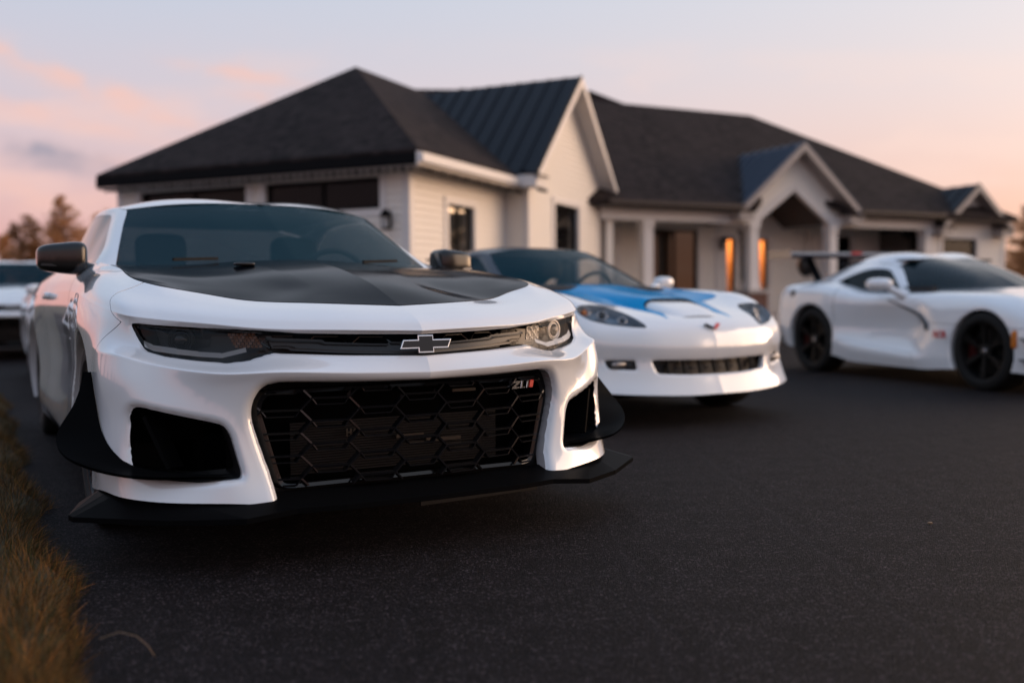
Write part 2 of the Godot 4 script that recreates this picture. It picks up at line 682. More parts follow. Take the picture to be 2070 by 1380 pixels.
# ---- white muscle coupe: control grid of half the body, one line per station round the car from the nose centre to the tail centre; eleven points each, bottom to top
func muscle_grid() -> Array:
	return [
		[0,.185,.955, 0,.30,.945, 0,.43,.96, 0,.548,.982, 0,.577,.983, 0,.631,.951, 0,.698,.914, 0,.708,.922, 0,.735,.895, 0,.765,.82, 0,.788,.73],
		[.24,.185,.945, .24,.30,.932, .24,.43,.945, .24,.549,.955, .24,.583,.962, .24,.638,.895, .24,.703,.868, .24,.714,.876, .24,.742,.845, .24,.772,.775, .24,.798,.665],
		[.475,.19,.925, .48,.28,.885, .51,.43,.868, .495,.553,.893, .465,.592,.918, .47,.645,.80, .49,.709,.778, .49,.722,.786, .49,.752,.75, .48,.785,.66, .465,.81,.53],
		[.62,.20,.885, .62,.275,.868, .62,.434,.84, .64,.545,.825, .635,.59,.84, .60,.628,.748, .62,.722,.70, .625,.737,.708, .625,.765,.67, .61,.80,.57, .60,.836,.43],
		[.80,.205,.78, .78,.285,.755, .79,.44,.735, .80,.56,.70, .80,.615,.685, .755,.645,.64, .76,.735,.60, .765,.752,.607, .765,.785,.56, .735,.825,.46, .725,.862,.36],
		[.895,.21,.665, .885,.29,.655, .872,.44,.655, .885,.56,.635, .893,.645,.60, .84,.675,.545, .838,.745,.535, .85,.765,.535, .85,.80,.485, .81,.84,.38, .77,.878,.28],
		[.935,.215,.55, .94,.29,.545, .925,.44,.55, .932,.56,.53, .928,.65,.50, .905,.70,.475, .895,.755,.455, .89,.782,.44, .88,.815,.40, .835,.86,.29, .785,.893,.17],
		[.95,.20,.40, .95,.29,.40, .945,.44,.39, .945,.56,.37, .94,.66,.34, .935,.72,.32, .925,.77,.30, .915,.80,.29, .90,.835,.25, .855,.88,.16, .788,.910,.05],
		[.95,.18,.0, .955,.29,0, .957,.44,0, .957,.56,0, .955,.66,0, .95,.74,0, .942,.79,0, .93,.83,-.01, .905,.87,-.03, .86,.91,-.08, .78,.935,-.15],
		[.93,.17,-.45, .945,.26,-.45, .94,.44,-.45, .925,.56,-.45, .925,.66,-.45, .928,.74,-.45, .925,.80,-.45, .915,.85,-.45, .89,.895,-.45, .845,.935,-.46, .775,.962,-.50],
		[.915,.17,-.8, .94,.24,-.8, .915,.44,-.8, .90,.56,-.8, .905,.66,-.8, .918,.74,-.8, .92,.80,-.8, .912,.86,-.8, .89,.91,-.8, .85,.95,-.8, .79,.985,-.8],
		[.91,.17,-1.5, .94,.24,-1.5, .905,.44,-1.5, .895,.56,-1.5, .905,.66,-1.5, .922,.74,-1.5, .926,.80,-1.5, .918,.86,-1.5, .895,.92,-1.5, .855,.965,-1.5, .80,1.0,-1.5],
		[.92,.17,-2.1, .945,.25,-2.1, .925,.44,-2.1, .925,.56,-2.1, .935,.66,-2.1, .948,.74,-2.1, .952,.80,-2.1, .945,.86,-2.1, .915,.925,-2.1, .86,.98,-2.1, .80,1.02,-2.1],
		[.94,.18,-2.8, .95,.29,-2.8, .955,.44,-2.8, .957,.56,-2.8, .96,.66,-2.8, .96,.74,-2.8, .958,.80,-2.8, .945,.86,-2.8, .905,.93,-2.8, .83,.985,-2.8, .74,1.02,-2.8],
		[.90,.22,-3.45, .92,.30,-3.46, .93,.44,-3.48, .93,.56,-3.48, .93,.66,-3.48, .925,.74,-3.47, .915,.80,-3.45, .90,.86,-3.42, .86,.93,-3.38, .78,.98,-3.32, .66,1.01,-3.25],
		[.70,.24,-3.72, .74,.32,-3.76, .75,.44,-3.79, .75,.56,-3.80, .75,.66,-3.80, .745,.74,-3.79, .74,.80,-3.77, .73,.86,-3.75, .70,.94,-3.72, .63,.99,-3.62, .52,1.005,-3.50],
		[0,.26,-3.80, 0,.34,-3.85, 0,.44,-3.88, 0,.56,-3.89, 0,.66,-3.88, 0,.74,-3.87, 0,.80,-3.86, 0,.86,-3.84, 0,.95,-3.82, 0,.995,-3.70, 0,1.0,-3.55],
	]

const SLOT := [-.05,.696, .24,.701, .39,.705, .47,.711, .66,.725, .793,.736, .845,.741, .829,.70, .809,.658, .76,.640, .67,.627, .597,.62, .536,.627, .463,.647, .366,.642, .25,.637, -.05,.629]
const MOUTH := [-.05,.548, .27,.551, .487,.554, .522,.541, .542,.505, .549,.47, .544,.436, .492,.27, .483,.20, .475,.12, -.05,.12]
const DUCT := [.866,.483, .85,.488, .768,.468, .650,.440, .625,.43, .606,.400, .577,.285, .583,.270, .606,.269, .695,.262, .788,.268, .872,.288, .878,.36, .876,.459]

func hood_grid() -> Array:
	return [
		[0,.868,.46, .11,.861,.455, .215,.853,.44, .32,.843,.41, .47,.846,.38, .62,.862,.32],
		[0,.920,.20, .115,.913,.20, .225,.905,.20, .35,.894,.19, .50,.890,.18, .66,.894,.17],
		[0,.953,-.02, .12,.946,-.02, .245,.938,-.02, .38,.926,-.02, .52,.919,-.01, .67,.917,.02],
		[0,.974,-.20, .13,.968,-.20, .27,.960,-.20, .40,.950,-.20, .53,.943,-.19, .67,.940,-.17],
		[0,.988,-.36, .14,.984,-.37, .30,.976,-.39, .42,.966,-.42, .55,.963,-.46, .68,.961,-.51],
	]

func glass_front_grid() -> Array:
	return [
		[0,.975,-.44, .30,.970,-.47, .55,.962,-.55, .735,.958,-.67],
		[0,1.09,-.66, .29,1.085,-.685, .52,1.07,-.755, .695,1.06,-.855],
		[0,1.20,-.87, .275,1.195,-.895, .49,1.18,-.955, .652,1.165,-1.04],
		[0,1.29,-1.06, .26,1.286,-1.085, .46,1.272,-1.14, .612,1.255,-1.215],
	]

func roof_grid() -> Array:
	return [
		[0,1.293,-1.065, .24,1.291,-1.08, .42,1.281,-1.12, .612,1.259,-1.22],
		[0,1.322,-1.28, .25,1.330,-1.29, .44,1.318,-1.32, .645,1.279,-1.40],
		[0,1.334,-1.7, .26,1.347,-1.7, .46,1.331,-1.7, .650,1.290,-1.7],
		[0,1.326,-2.1, .26,1.337,-2.1, .46,1.316,-2.1, .645,1.275,-2.1],
		[0,1.285,-2.42, .26,1.289,-2.42, .46,1.267,-2.43, .645,1.225,-2.45],
	]

func muscle_cars():
	var car := muscle_car(true)
	tag(car, "white muscle coupe with black bonnet, honeycomb grille and black front splitter", "car", "white sports cars on the driveway")
	car.position = Vector3(-0.7426, 0, -3.9495)
	car.rotation.y = 0.5109
	var far := muscle_car(false)
	tag(far, "white sedan with black grille band, cut off by the left edge of the picture", "car", "white sports cars on the driveway")
	far.position = Vector3(-7.35, 0, -14.3)
	far.rotation.y = 0.42
	far.scale = Vector3(1.0, 1.11, 1.0)

func muscle_car(track: bool) -> Node3D:
	var car := thing("sports_coupe", "", "")
	var W: Material = M.paint_white
	var s := loft(grid_of(muscle_grid()), 0.0085, [4, 7], [], false, true, [.0085, .0085, .0085, .0085, .0085, .0085, .010, .012, .012, .02, .05, .05, .05, .05, .06, .06])
	normals(s)
	var front := func(p: Vector3) -> bool: return p.z > 0.2
	field_poly(s, "slot", rounded(v2(SLOT), 0.012), 0, 1, front)
	field_poly(s, "mouth", rounded(v2(MOUTH), 0.03), 0, 1, front)
	field_poly(s, "duct", rounded(v2(DUCT), 0.016), 0, 1, front)
	field_fn(s, "arch", func(p: Vector3) -> float: return Vector2(p.z, p.y - 0.335).length() - 0.372 if absf(p.z) < 0.7 and p.x > 0.6 else 0.3)
	field_fn(s, "arch_rear", func(p: Vector3) -> float: return Vector2(p.z + 2.812, p.y - 0.34).length() - 0.385 if absf(p.z + 2.812) < 0.7 and p.x > 0.6 else 0.3)
	field_fn(s, "joint", func(p: Vector3) -> float: return p.z - (0.36 + 0.78 * (p.y - 0.56) if p.y < 0.745 else 0.504 - 1.6 * (p.y - 0.745)))
	field_fn(s, "door_front", func(p: Vector3) -> float: return p.z + 0.74)
	field_fn(s, "door_rear", func(p: Vector3) -> float: return p.z + 1.98 - 0.1 * (p.y - 0.5))
	field_fn(s, "sill", func(p: Vector3) -> float: return p.y - 0.235)
	field_fn(s, "lens_end", func(p: Vector3) -> float: return p.x - (0.458 + (p.y - 0.648) * 0.5))
	roll(s, "slot", 0.010, 0.7)
	roll(s, "mouth", 0.030, 0.75)
	roll(s, "duct", 0.022, 0.8)
	roll(s, "arch", 0.014, 0.6)
	normals(s)
	var i9: int = s.st[10]
	# bumper cover
	var o := emit(s, [["slot", 1, 0.0], ["mouth", 1, 0.0], ["duct", 1, 0.0], ["arch", 1, 0.0], ["joint", 1, 0.0018]], 0.0, null, 0, i9)
	lip(s, "mouth", Vector3(0, 0, -0.06), 0.01, o)
	lip(s, "duct", Vector3(0, 0, -0.02), 0.0, o)
	lip(s, "joint", Vector3.ZERO, 0.02, o)
	lip(s, "arch", Vector3(-0.03, 0, 0), 0.0, o)
	put("bumper", o.both().mesh(), W, car)
	var ds := Soup.new()
	lip(s, "duct", Vector3(-0.02, 0, -0.22), 0.0, ds)
	lip(s, "slot", Vector3(0, 0, -0.05), 0.0, ds)
	put("opening_liner", ds.both().mesh(), M.trim_black, car)
	# wings
	o = emit(s, [["joint", -1, 0.0018], ["arch", 1, 0.0], ["door_front", 1, 0.0025]], 0.0, null, s.st[4], s.st[10])
	lip(s, "arch", Vector3(-0.04, 0, 0), 0.0, o)
	lip(s, "joint", Vector3.ZERO, 0.02, o)
	put("wing", o.mesh(), W, car)
	put("wing", o.mirrored().mesh(), W, car)
	# doors
	o = emit(s, [["door_front", -1, 0.0025], ["door_rear", 1, 0.002], ["sill", 1, 0.002]], 0.0, null, s.st[9], s.st[13])
	var doors := [put("door", o.mirrored().mesh(), W, car), put("door", o.mesh(), W, car)]
	for k in 2:
		var h := Soup.new()
		blob(h, Vector3((0.935) * (k * 2 - 1), 0.845, -1.80), Vector3(0.022, 0.019, 0.11), 0.5, 0.5, 16, 10)
		put("handle", h.mesh(), W, doors[k])
	o = emit(s, [["sill", -1, 0.0], ["door_front", -1, 0.0], ["door_rear", 1, 0.0]], 0.0, null, s.st[9], s.st[13])
	put("sill", o.both().mesh(), M.satin_black if track else W, car)
	o = emit(s, [["door_rear", -1, 0.002], ["arch_rear", 1, 0.0]], 0.0, null, s.st[11])
	lip(s, "arch_rear", Vector3(-0.05, 0, 0), 0.0, o)
	put("rear_body", o.both().mesh(), W, car)
	# bonnet
	var hs := deck_from(s, 4, 9, hood_grid(), 0.014, [2])
	field_fn(hs, "rim", func(_p: Vector3) -> float: return 0.0)
	for i in hs.nu:
		for j in hs.nv:
			hs.f["rim"][i * hs.nv + j] = minf(i, hs.nv - 1 - j) * 0.012
	o = emit(hs, [["rim", 1, 0.003]], 0.0015)
	lip(hs, "rim", Vector3(0, -0.02, 0), 0.0, o)
	put("bonnet", o.both().mesh(), M.satin_black if track else W, car)
	if track:
		var nz := Soup.new()
		blob(nz, Vector3(-0.315, 0.958, -0.13), Vector3(0.042, 0.007, 0.028), 0.5, 0.5, 16, 8)
		put("vent_grille", nz.mesh(), M.trim_black, car)
	# glasshouse
	var g := glass_front_grid()
	put("windscreen", skin(g, 0.05, true, true, [], [], true).mesh(), M.windscreen, car)
	put("roof", skin(roof_grid(), 0.03, true, true, [], [], true).mesh(), W, car)
	# A pillar, roof rail and C pillar between the screens and the side window
	var rail := [
		[.735,.958,-.67, .768,.966,-.70, .805,.98,-.76],
		[.695,1.06,-.855, .725,1.064,-.90, .748,1.052,-.96],
		[.652,1.165,-1.04, .682,1.164,-1.09, .703,1.148,-1.15],
		[.612,1.257,-1.217, .645,1.252,-1.27, .668,1.230,-1.32],
		[.645,1.279,-1.40, .668,1.272,-1.45, .684,1.25,-1.5],
		[.650,1.290,-1.7, .678,1.279,-1.72, .692,1.258,-1.74],
		[.645,1.275,-2.1, .676,1.26,-2.1, .692,1.238,-2.1],
		[.645,1.225,-2.45, .685,1.185,-2.42, .715,1.13,-2.38],
		[.63,1.10,-2.85, .70,1.07,-2.72, .77,1.025,-2.58],
		[.60,1.01,-3.10, .68,1.01,-2.9, .765,1.02,-2.75],
	]
	put("pillar", skin(rail, 0.03, true).mesh(), W, car)
	var side := [
		[.800,.978,-.765, .805,.972,-.77],
		[.748,1.050,-.96, .80,.988,-.96],
		[.703,1.146,-1.15, .797,.992,-1.15],
		[.668,1.228,-1.32, .797,.996,-1.32],
		[.684,1.248,-1.5, .80,1.0,-1.5],
		[.692,1.256,-1.74, .80,1.005,-1.74],
		[.692,1.236,-2.1, .80,1.018,-2.1],
		[.715,1.128,-2.38, .79,1.02,-2.38],
		[.768,1.023,-2.58, .775,1.02,-2.58],
	]
	for k in 2:
		var sg := skin(side, 0.05, true, false)
		put("side_window", (sg if k else sg.mirrored()).mesh(), M.side_glass, car)
	var rearw := [
		[0,1.284,-2.43, .26,1.287,-2.43, .46,1.265,-2.44, .642,1.222,-2.46],
		[0,1.19,-2.8, .26,1.187,-2.79, .46,1.16,-2.77, .63,1.10,-2.84],
		[0,1.01,-3.3, .26,1.01,-3.29, .46,1.01,-3.23, .60,1.008,-3.11],
	]
	put("rear_window", skin(rearw, 0.06, true, true, [], [], true).mesh(), M.side_glass, car)
	var deck := [
		[0,1.01,-3.3, .26,1.01,-3.29, .46,1.01,-3.23, .60,1.008,-3.11, .74,1.02,-2.8],
		[0,1.0,-3.56, .26,1.002,-3.54, .46,1.004,-3.48, .58,1.005,-3.36, .66,1.01,-3.25],
	]
	put("boot_lid", skin(deck, 0.06, true, true).mesh(), W, car)
	cabin(car, -1.72, 0.60, 0.93, 0.37, 1.29)
	for sx in [-1.0, 1.0]:
		var wp := Soup.new()
		bar(wp, Vector3(0.08 + 0.42 * sx, 0.995, -0.50), Vector3(-0.12 + 0.42 * sx, 0.985, -0.415), 0.014, 0.012)
		put("wiper", wp.mesh(), M.rubber, car)
	# grille slot and lamps
	o = emit(s, [["slot", -1, 0.009], ["lens_end", -1, 0.002]], -0.03, null, 0, s.st[4])
	put("grille_slot", o.both().mesh(), M.trim_black, car)
	o = emit(s, [["slot", -1, 0.016]], -0.085, null, 0, s.st[8])
	put("lamp_housing", o.both().mesh(), M.trim_black, car)
	o = emit(s, [["slot", -1, 0.001], ["lens_end", 1, 0.002]], -0.008, null, 0, s.st[8])
	for sx in [-1, 1]:
		var lamp := put("headlight", (o if sx > 0 else o.mirrored()).mesh(), M.lens_shaded if sx < 0 else M.lens, car)
		muscle_lamp(lamp, sx)
	slot_ribs(car)
	mouth_grille(car)
	if track: aero(car, s)
	muscle_marks(car)
	mirrors(car)
	for z in [0.0, -2.812]:
		for sx in [-1, 1]:
			wheel(car, Vector3(0.80 * sx, 0.335, z), 0.335, 0.25, 0.152, sx, "dark")
	underbody(car, 0.17, 0.80, -3.7, 0.62, [0.0, -2.812])
	return car

# point on the nose in front of the grille
func nose_z(x: float) -> float:
	return 0.955 - 0.31 * x * x

func muscle_lamp(lamp: Node, sx: float):  # left parts use darkened copies of the right ones, shade painted in
	var at := Vector3(0.70 * sx, 0.685, 0.60)
	var face := Basis(Vector3.UP, 0.42 * sx)
	var s := Soup.new()
	for ring in [[0.038, 0.006], [0.028, 0.004]]:
		var pts := PackedVector3Array()
		for k in 25: pts.append(at + face * Vector3(cos(TAU * k / 24) * ring[0], sin(TAU * k / 24) * ring[0], 0.0))
		tube(s, pts, ring[1], ring[1], 6, false)
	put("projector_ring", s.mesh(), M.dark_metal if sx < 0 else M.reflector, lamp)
	s = Soup.new()
	blob(s, at - face * Vector3(0, 0, 0.01), Vector3(0.026, 0.026, 0.026), 1.0, 1.0, 20, 12)
	put("projector", s.mesh(), M.gloss_black, lamp)
	# light guide along the lower edge
	s = Soup.new()
	var line := [[.805,.665,.575], [.782,.652,.60], [.72,.642,.66], [.66,.634,.69], [.60,.630,.735], [.53,.648,.765]]
	var a := PackedVector3Array()
	for p in line: a.append(Vector3(p[0] * sx, p[1], p[2] - 0.012))
	for i in a.size() - 1:
		var h := 0.020 - 0.0016 * i
		var u := Vector3(0, h, -h * 0.8)
		s.quad(a[i], a[i + 1], a[i + 1] + u, a[i] + u, Vector3(0.3 * sx, 0.4, 1))
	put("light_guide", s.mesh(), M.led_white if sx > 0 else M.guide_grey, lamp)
	# patterned inner reflector
	s = Soup.new()
	for i in 7:
		for j in 5:
			var x := 0.487 + 0.011 * i + 0.004 * j
			var c := Vector3(x * sx, 0.664 + 0.0095 * j, 0.792 - 0.55 * (x - 0.46) - 0.35 * (0.0095 * j) - 0.02)
			s.box(Vector3(-0.005, -0.0042, -0.003), Vector3(0.005, 0.0042, 0.003), Transform3D(Basis(Vector3.UP, 0.5 * sx) * Basis(Vector3.RIGHT, 0.25 * ((i + j) % 3 - 1)), c))
	put("inner_reflector", s.mesh(), M.amber_dim if sx < 0 else M.prism_grey, lamp)

# long hexagons as in the upper slot
func slot_ribs(car: Node):
	var s := Soup.new()
	for sx in [-1.0, 1.0]:
		for k in 3:
			var x0 := 0.09 + k * 0.135
			var y0 := 0.668 + 0.003 * k
			var hexa := [Vector2(x0, y0), Vector2(x0 + .022, y0 + .020), Vector2(x0 + .095, y0 + .021), Vector2(x0 + .118, y0 + .002), Vector2(x0 + .095, y0 - .018), Vector2(x0 + .022, y0 - .018)]
			var pts := PackedVector3Array()
			for q in 7:
				var p: Vector2 = hexa[q % 6]
				pts.append(Vector3(p.x * sx, p.y, 0.942 - 0.36 * p.x - 0.5 * (p.y - 0.64) - 0.022))
			for q in 6: bar(s, pts[q], pts[q + 1], 0.004, 0.006, Vector3.BACK)
	put("slot_mesh", s.mesh(), M.gloss_black, car)

func mouth_grille(car: Node):
	# surround, honeycomb, fins of the cooler behind
	var s := Soup.new()
	var ring := rounded(v2([.50,.53, .525,.475, .46,.235, .44,.222, -.44,.222, -.46,.235, -.525,.475, -.50,.53]), 0.03)
	var inner := rounded(v2([.488,.518, .51,.474, .449,.243, .433,.233, -.433,.233, -.449,.243, -.51,.474, -.488,.518]), 0.03)
	var z := func(p: Vector2, d: float) -> Vector3: return Vector3(p.x, p.y, nose_z(p.x) + d)
	var n := ring.size()
	for i in n:
		var a := ring[i]
		var b := ring[(i + 1) % n]
		var ai := inner[i]
		var bi := inner[(i + 1) % n]
		s.quad(z.call(a, -0.05), z.call(b, -0.05), z.call(bi, -0.055), z.call(ai, -0.055), Vector3(0, 0, 1))
		s.quad(z.call(ai, -0.055), z.call(bi, -0.055), z.call(bi, -0.10), z.call(ai, -0.10), Vector3(0, 0, 1) - Vector3(a.x, a.y - 0.38, 0))
		s.quad(z.call(a, -0.05), z.call(b, -0.05), z.call(b * 1.04 - Vector2(0, 0.38 * 0.04), -0.075), z.call(a * 1.04 - Vector2(0, 0.38 * 0.04), -0.075), Vector3(0, 0, 1))
	put("grille_frame", s.mesh(), M.gloss_black, car)
	# band that closes the space between frame and bumper
	s = Soup.new()
	var outer := v2([-.56,.57, .56,.57, .57,.45, .50,.19, -.50,.19, -.57,.45])
	var pl := PackedVector2Array(outer)
	for i in 60:
		for j in 14:
			var x0 := -0.58 + 1.16 * i / 60.0
			var x1 := -0.58 + 1.16 * (i + 1) / 60.0
			var y0 := 0.18 + 0.40 * j / 14.0
			var y1 := 0.18 + 0.40 * (j + 1) / 14.0
			s.quad(Vector3(x0, y0, nose_z(x0) - 0.19), Vector3(x1, y0, nose_z(x1) - 0.19), Vector3(x1, y1, nose_z(x1) - 0.19), Vector3(x0, y1, nose_z(x0) - 0.19), Vector3.BACK)
	put("grille_backing", s.mesh(), M.void_black, car)
	s = Soup.new()
	for i in n:
		var a := ring[i]
		var b := ring[(i + 1) % n]
		s.quad(z.call(a * 1.03 - Vector2(0, 0.38 * 0.03), -0.07), z.call(b * 1.03 - Vector2(0, 0.38 * 0.03), -0.07), z.call(b * 1.16 - Vector2(0, 0.38 * 0.16), -0.075), z.call(a * 1.16 - Vector2(0, 0.38 * 0.16), -0.075), Vector3(0, 0, 1))
	put("grille_surround", s.mesh(), M.trim_black, car)
	# honeycomb: long hexagons in staggered columns, small flat ones between
	s = Soup.new()
	var pitch := 0.150
	var dy := 0.072
	var lim := Geometry2D.offset_polygon(ring, -0.004)[0]
	var seg := func(a: Vector2, b: Vector2, w: float):
		var parts := Geometry2D.intersect_polyline_with_polygon(PackedVector2Array([a, b]), lim)
		for q in parts: bar(s, z.call(q[0], -0.062), z.call(q[q.size() - 1], -0.062), w, 0.032, Vector3.BACK)
	for c in range(-4, 5):
		for r in range(-1, 6):
			var cx := c * pitch
			var cy := 0.250 + r * dy + (dy / 2 if posmod(c, 2) else 0.0)
			var hw := 0.058
			var tip := 0.091
			var hh := dy / 2 - 0.001
			var hx := [Vector2(cx - hw, cy - hh), Vector2(cx + hw, cy - hh), Vector2(cx + tip, cy), Vector2(cx + hw, cy + hh), Vector2(cx - hw, cy + hh), Vector2(cx - tip, cy)]
			for e in 6: seg.call(hx[e], hx[(e + 1) % 6], 0.0042)
			var f := [Vector2(cx - hw * .96, cy + hh - .001), Vector2(cx - hw * .74, cy + hh - .019), Vector2(cx + hw * .74, cy + hh - .019), Vector2(cx + hw * .96, cy + hh - .001)]
			for e in 3: seg.call(f[e], f[e + 1], 0.0035)
	put("honeycomb", s.mesh(), M.gloss_black, car)
	s = Soup.new()
	for k in 20:
		var y := 0.250 + k * 0.0085
		bar(s, Vector3(-0.40, y, 0.765), Vector3(0.34, y, 0.785), 0.0035, 0.006, Vector3.UP)
	var fins := put("cooler_fins", s.mesh(), M.radiator, car)
	tag(fins, "", "", "", "stuff")
	for b in [[-.05, .345, .10, .012], [.16, .49, .09, .010], [.06, .325, .13, .012]]:
		s = Soup.new()
		s.box(Vector3(b[0], b[1], 0.80), Vector3(b[0] + b[2], b[1] + b[3], 0.81))
		put("cooler_bracket", s.mesh(), mat("bracket_metal", Color(.10, .075, .055), .5, .5), car)
	put("cooler_lettering", text_mesh("HO", 0.035, 0.002), M.bracket_metal, car, Vector3(-.20, .375, .80))

func aero(car: Node, s: Sheet):
	# splitter
	var edge := v2([0,1.045, .30,1.03, .45,1.0, .60,1.0, .80,.875, 1.035,.665, 1.045,.635, 1.0,.47, .93,.44])
	var o := Soup.new()
	var inner := v2([0,.86, .30,.86, .47,.84, .58,.82, .78,.72, .90,.60, .92,.55, .93,.47, .92,.44])
	for i in edge.size() - 1:
		var e0: Vector2 = edge[i]
		var e1: Vector2 = edge[i + 1]
		var q0: Vector2 = inner[i]
		var q1: Vector2 = inner[i + 1]
		var ye: float = [.190, .189, .188, .174, .168, .166, .168, .172, .172][i]
		var yi := 0.212
		var yf: float = [.189, .188, .174, .168, .166, .168, .172, .172, .172][i]
		var N := Vector3(0, 1, 0.15)
		var a := Vector3(e0.x, ye, e0.y)
		var b := Vector3(e1.x, yf, e1.y)
		var d := Vector3(0, -.007, 0)
		var g := Vector3(0, -.016, 0)
		o.quad(a, b, Vector3(q1.x, yi, q1.y), Vector3(q0.x, yi, q0.y), N)
		o.quad(a, b, b + d, a + d, Vector3(e0.x, 0.3, e0.y))
		o.quad(a + d, b + d, b + g, a + g, Vector3(e0.x, -0.3, e0.y))
		o.quad(a + g, b + g, Vector3(q1.x, yf - .016, q1.y), Vector3(q0.x, ye - .016, q0.y), Vector3.DOWN)
	put("splitter", o.both().mesh(), M.satin_trim, car)
	o = Soup.new()
	bar(o, Vector3(0.02, 0.135, 0.84), Vector3(0.50, 0.135, 0.80), 0.012, 0.04, Vector3.UP)
	put("air_deflector", o.mesh(), M.trim_black, car)
	# dive plane: from the wheel arch down and forward round the corner, flaring outwards
	var blade := [
		[.945,.580,.375, .956,.581,.385, .966,.583,.392],
		[.942,.485,.46, .972,.487,.458, 1.004,.490,.452],
		[.935,.40,.54, .99,.398,.52, 1.062,.395,.495],
		[.91,.345,.61, .98,.345,.595, 1.055,.350,.568],
		[.86,.305,.67, .925,.305,.672, .99,.314,.668],
		[.74,.283,.755, .80,.283,.765, .865,.288,.770],
		[.60,.278,.82, .63,.278,.838, .655,.280,.852],
	]
	var sh := loft(grid_of(blade), 0.012)
	normals(sh)
	var b := emit(sh, [])
	emit(sh, [], -0.008, b)
	put("dive_plane", b.mesh(), M.satin_trim, car)
	put("dive_plane", b.mirrored().mesh(), M.satin_trim, car)
	# blade inside the side duct
	o = Soup.new()
	bar(o, Vector3(0.80, 0.45, 0.62), Vector3(0.74, 0.29, 0.68), 0.012, 0.10, Vector3(0.5, 0, 0.8))
	put("duct_vane", o.both().mesh(), M.satin_trim, car)

func muscle_marks(car: Node):
	# cross shaped badge with a bright rim
	var b := v2([-.114,-.018, -.034,-.018, -.034,-.036, .034,-.036, .034,-.018, .098,-.018, .114,.018, .034,.018, .034,.036, -.034,.036, -.034,.018, -.098,.018])
	var badge := Node3D.new()
	badge.name = "badge"
	car.add_child(badge, true)
	badge.position = Vector3(0, 0.664, 0.938)
	badge.rotation = Vector3(-0.15, 0, 0)
	badge.scale = Vector3.ONE * 0.80
	var o := Soup.new()
	extrude(o, PackedVector2Array(b), 0.014, 0.0015)
	put("rim", o.mesh(), M.chrome, badge)
	o = Soup.new()
	var small := Geometry2D.offset_polygon(PackedVector2Array(b), -0.0048, Geometry2D.JOIN_MITER)
	extrude(o, small[0], 0.016, 0.0)
	put("fill", o.mesh(), M.gloss_black, badge)
	# letters on the grille: bright, the last one on a red block
	var at := Transform3D(Basis(Vector3.UP, 0.26), Vector3(0.405, 0.507, nose_z(0.405) - 0.040))
	o = Soup.new()
	extrude(o, PackedVector2Array(v2([-.052,-.012, -.018,-.012, -.016,-.006, -.037,-.006, -.012,.009, -.011,.014, -.046,.014, -.047,.008, -.028,.008, -.053,-.007])), 0.006, 0.001, at)
	extrude(o, PackedVector2Array(v2([-.011,-.012, .010,-.012, .0115,-.007, -.001,-.007, .003,.014, -.006,.014])), 0.006, 0.001, at)
	extrude(o, PackedVector2Array(v2([.016,-.012, .024,-.012, .030,.014, .022,.014, .018,.009, .0205,.008])), 0.007, 0.001, at)
	put("lettering", o.mesh(), M.chrome, car)
	o = Soup.new()
	extrude(o, PackedVector2Array(v2([.032,-.012, .050,-.012, .056,.014, .037,.014])), 0.006, 0.001, at)
	put("red_block", o.mesh(), M.red_paint, car)

func mirrors(car: Node):
	for sx in [-1.0, 1.0]:
		var o := Soup.new()
		var warp := func(p: Vector3) -> Vector3:
			var k := 1.0 - 0.22 * clampf(p.x * sx / 0.12, -1, 1)
			return Vector3(p.x, p.y * k, p.z * (1.0 - 0.25 * clampf(p.x * sx / 0.12, -1.0, 1.0)))
		blob(o, Vector3(0.935 * sx, 1.0, -0.80), Vector3(0.100, 0.066, 0.085), 0.45, 0.5, 36, 20, Transform3D(), warp)
		var m := put("mirror", o.mesh(), M.gloss_black, car)
		o = Soup.new()
		tube(o, PackedVector3Array([Vector3(0.79 * sx, 0.925, -0.76), Vector3(0.84 * sx, 0.945, -0.77), Vector3(0.89 * sx, 0.975, -0.78)]), 0.045, 0.03, 12)
		put("stalk", o.mesh(), M.gloss_black, m)
		o = Soup.new()
		bar(o, Vector3(0.86 * sx, 0.965, -0.715), Vector3(1.02 * sx, 0.97, -0.735), 0.012, 0.010)
		put("trim_strip", o.mesh(), M.trim_black if sx < 0 else M.reflector, m)

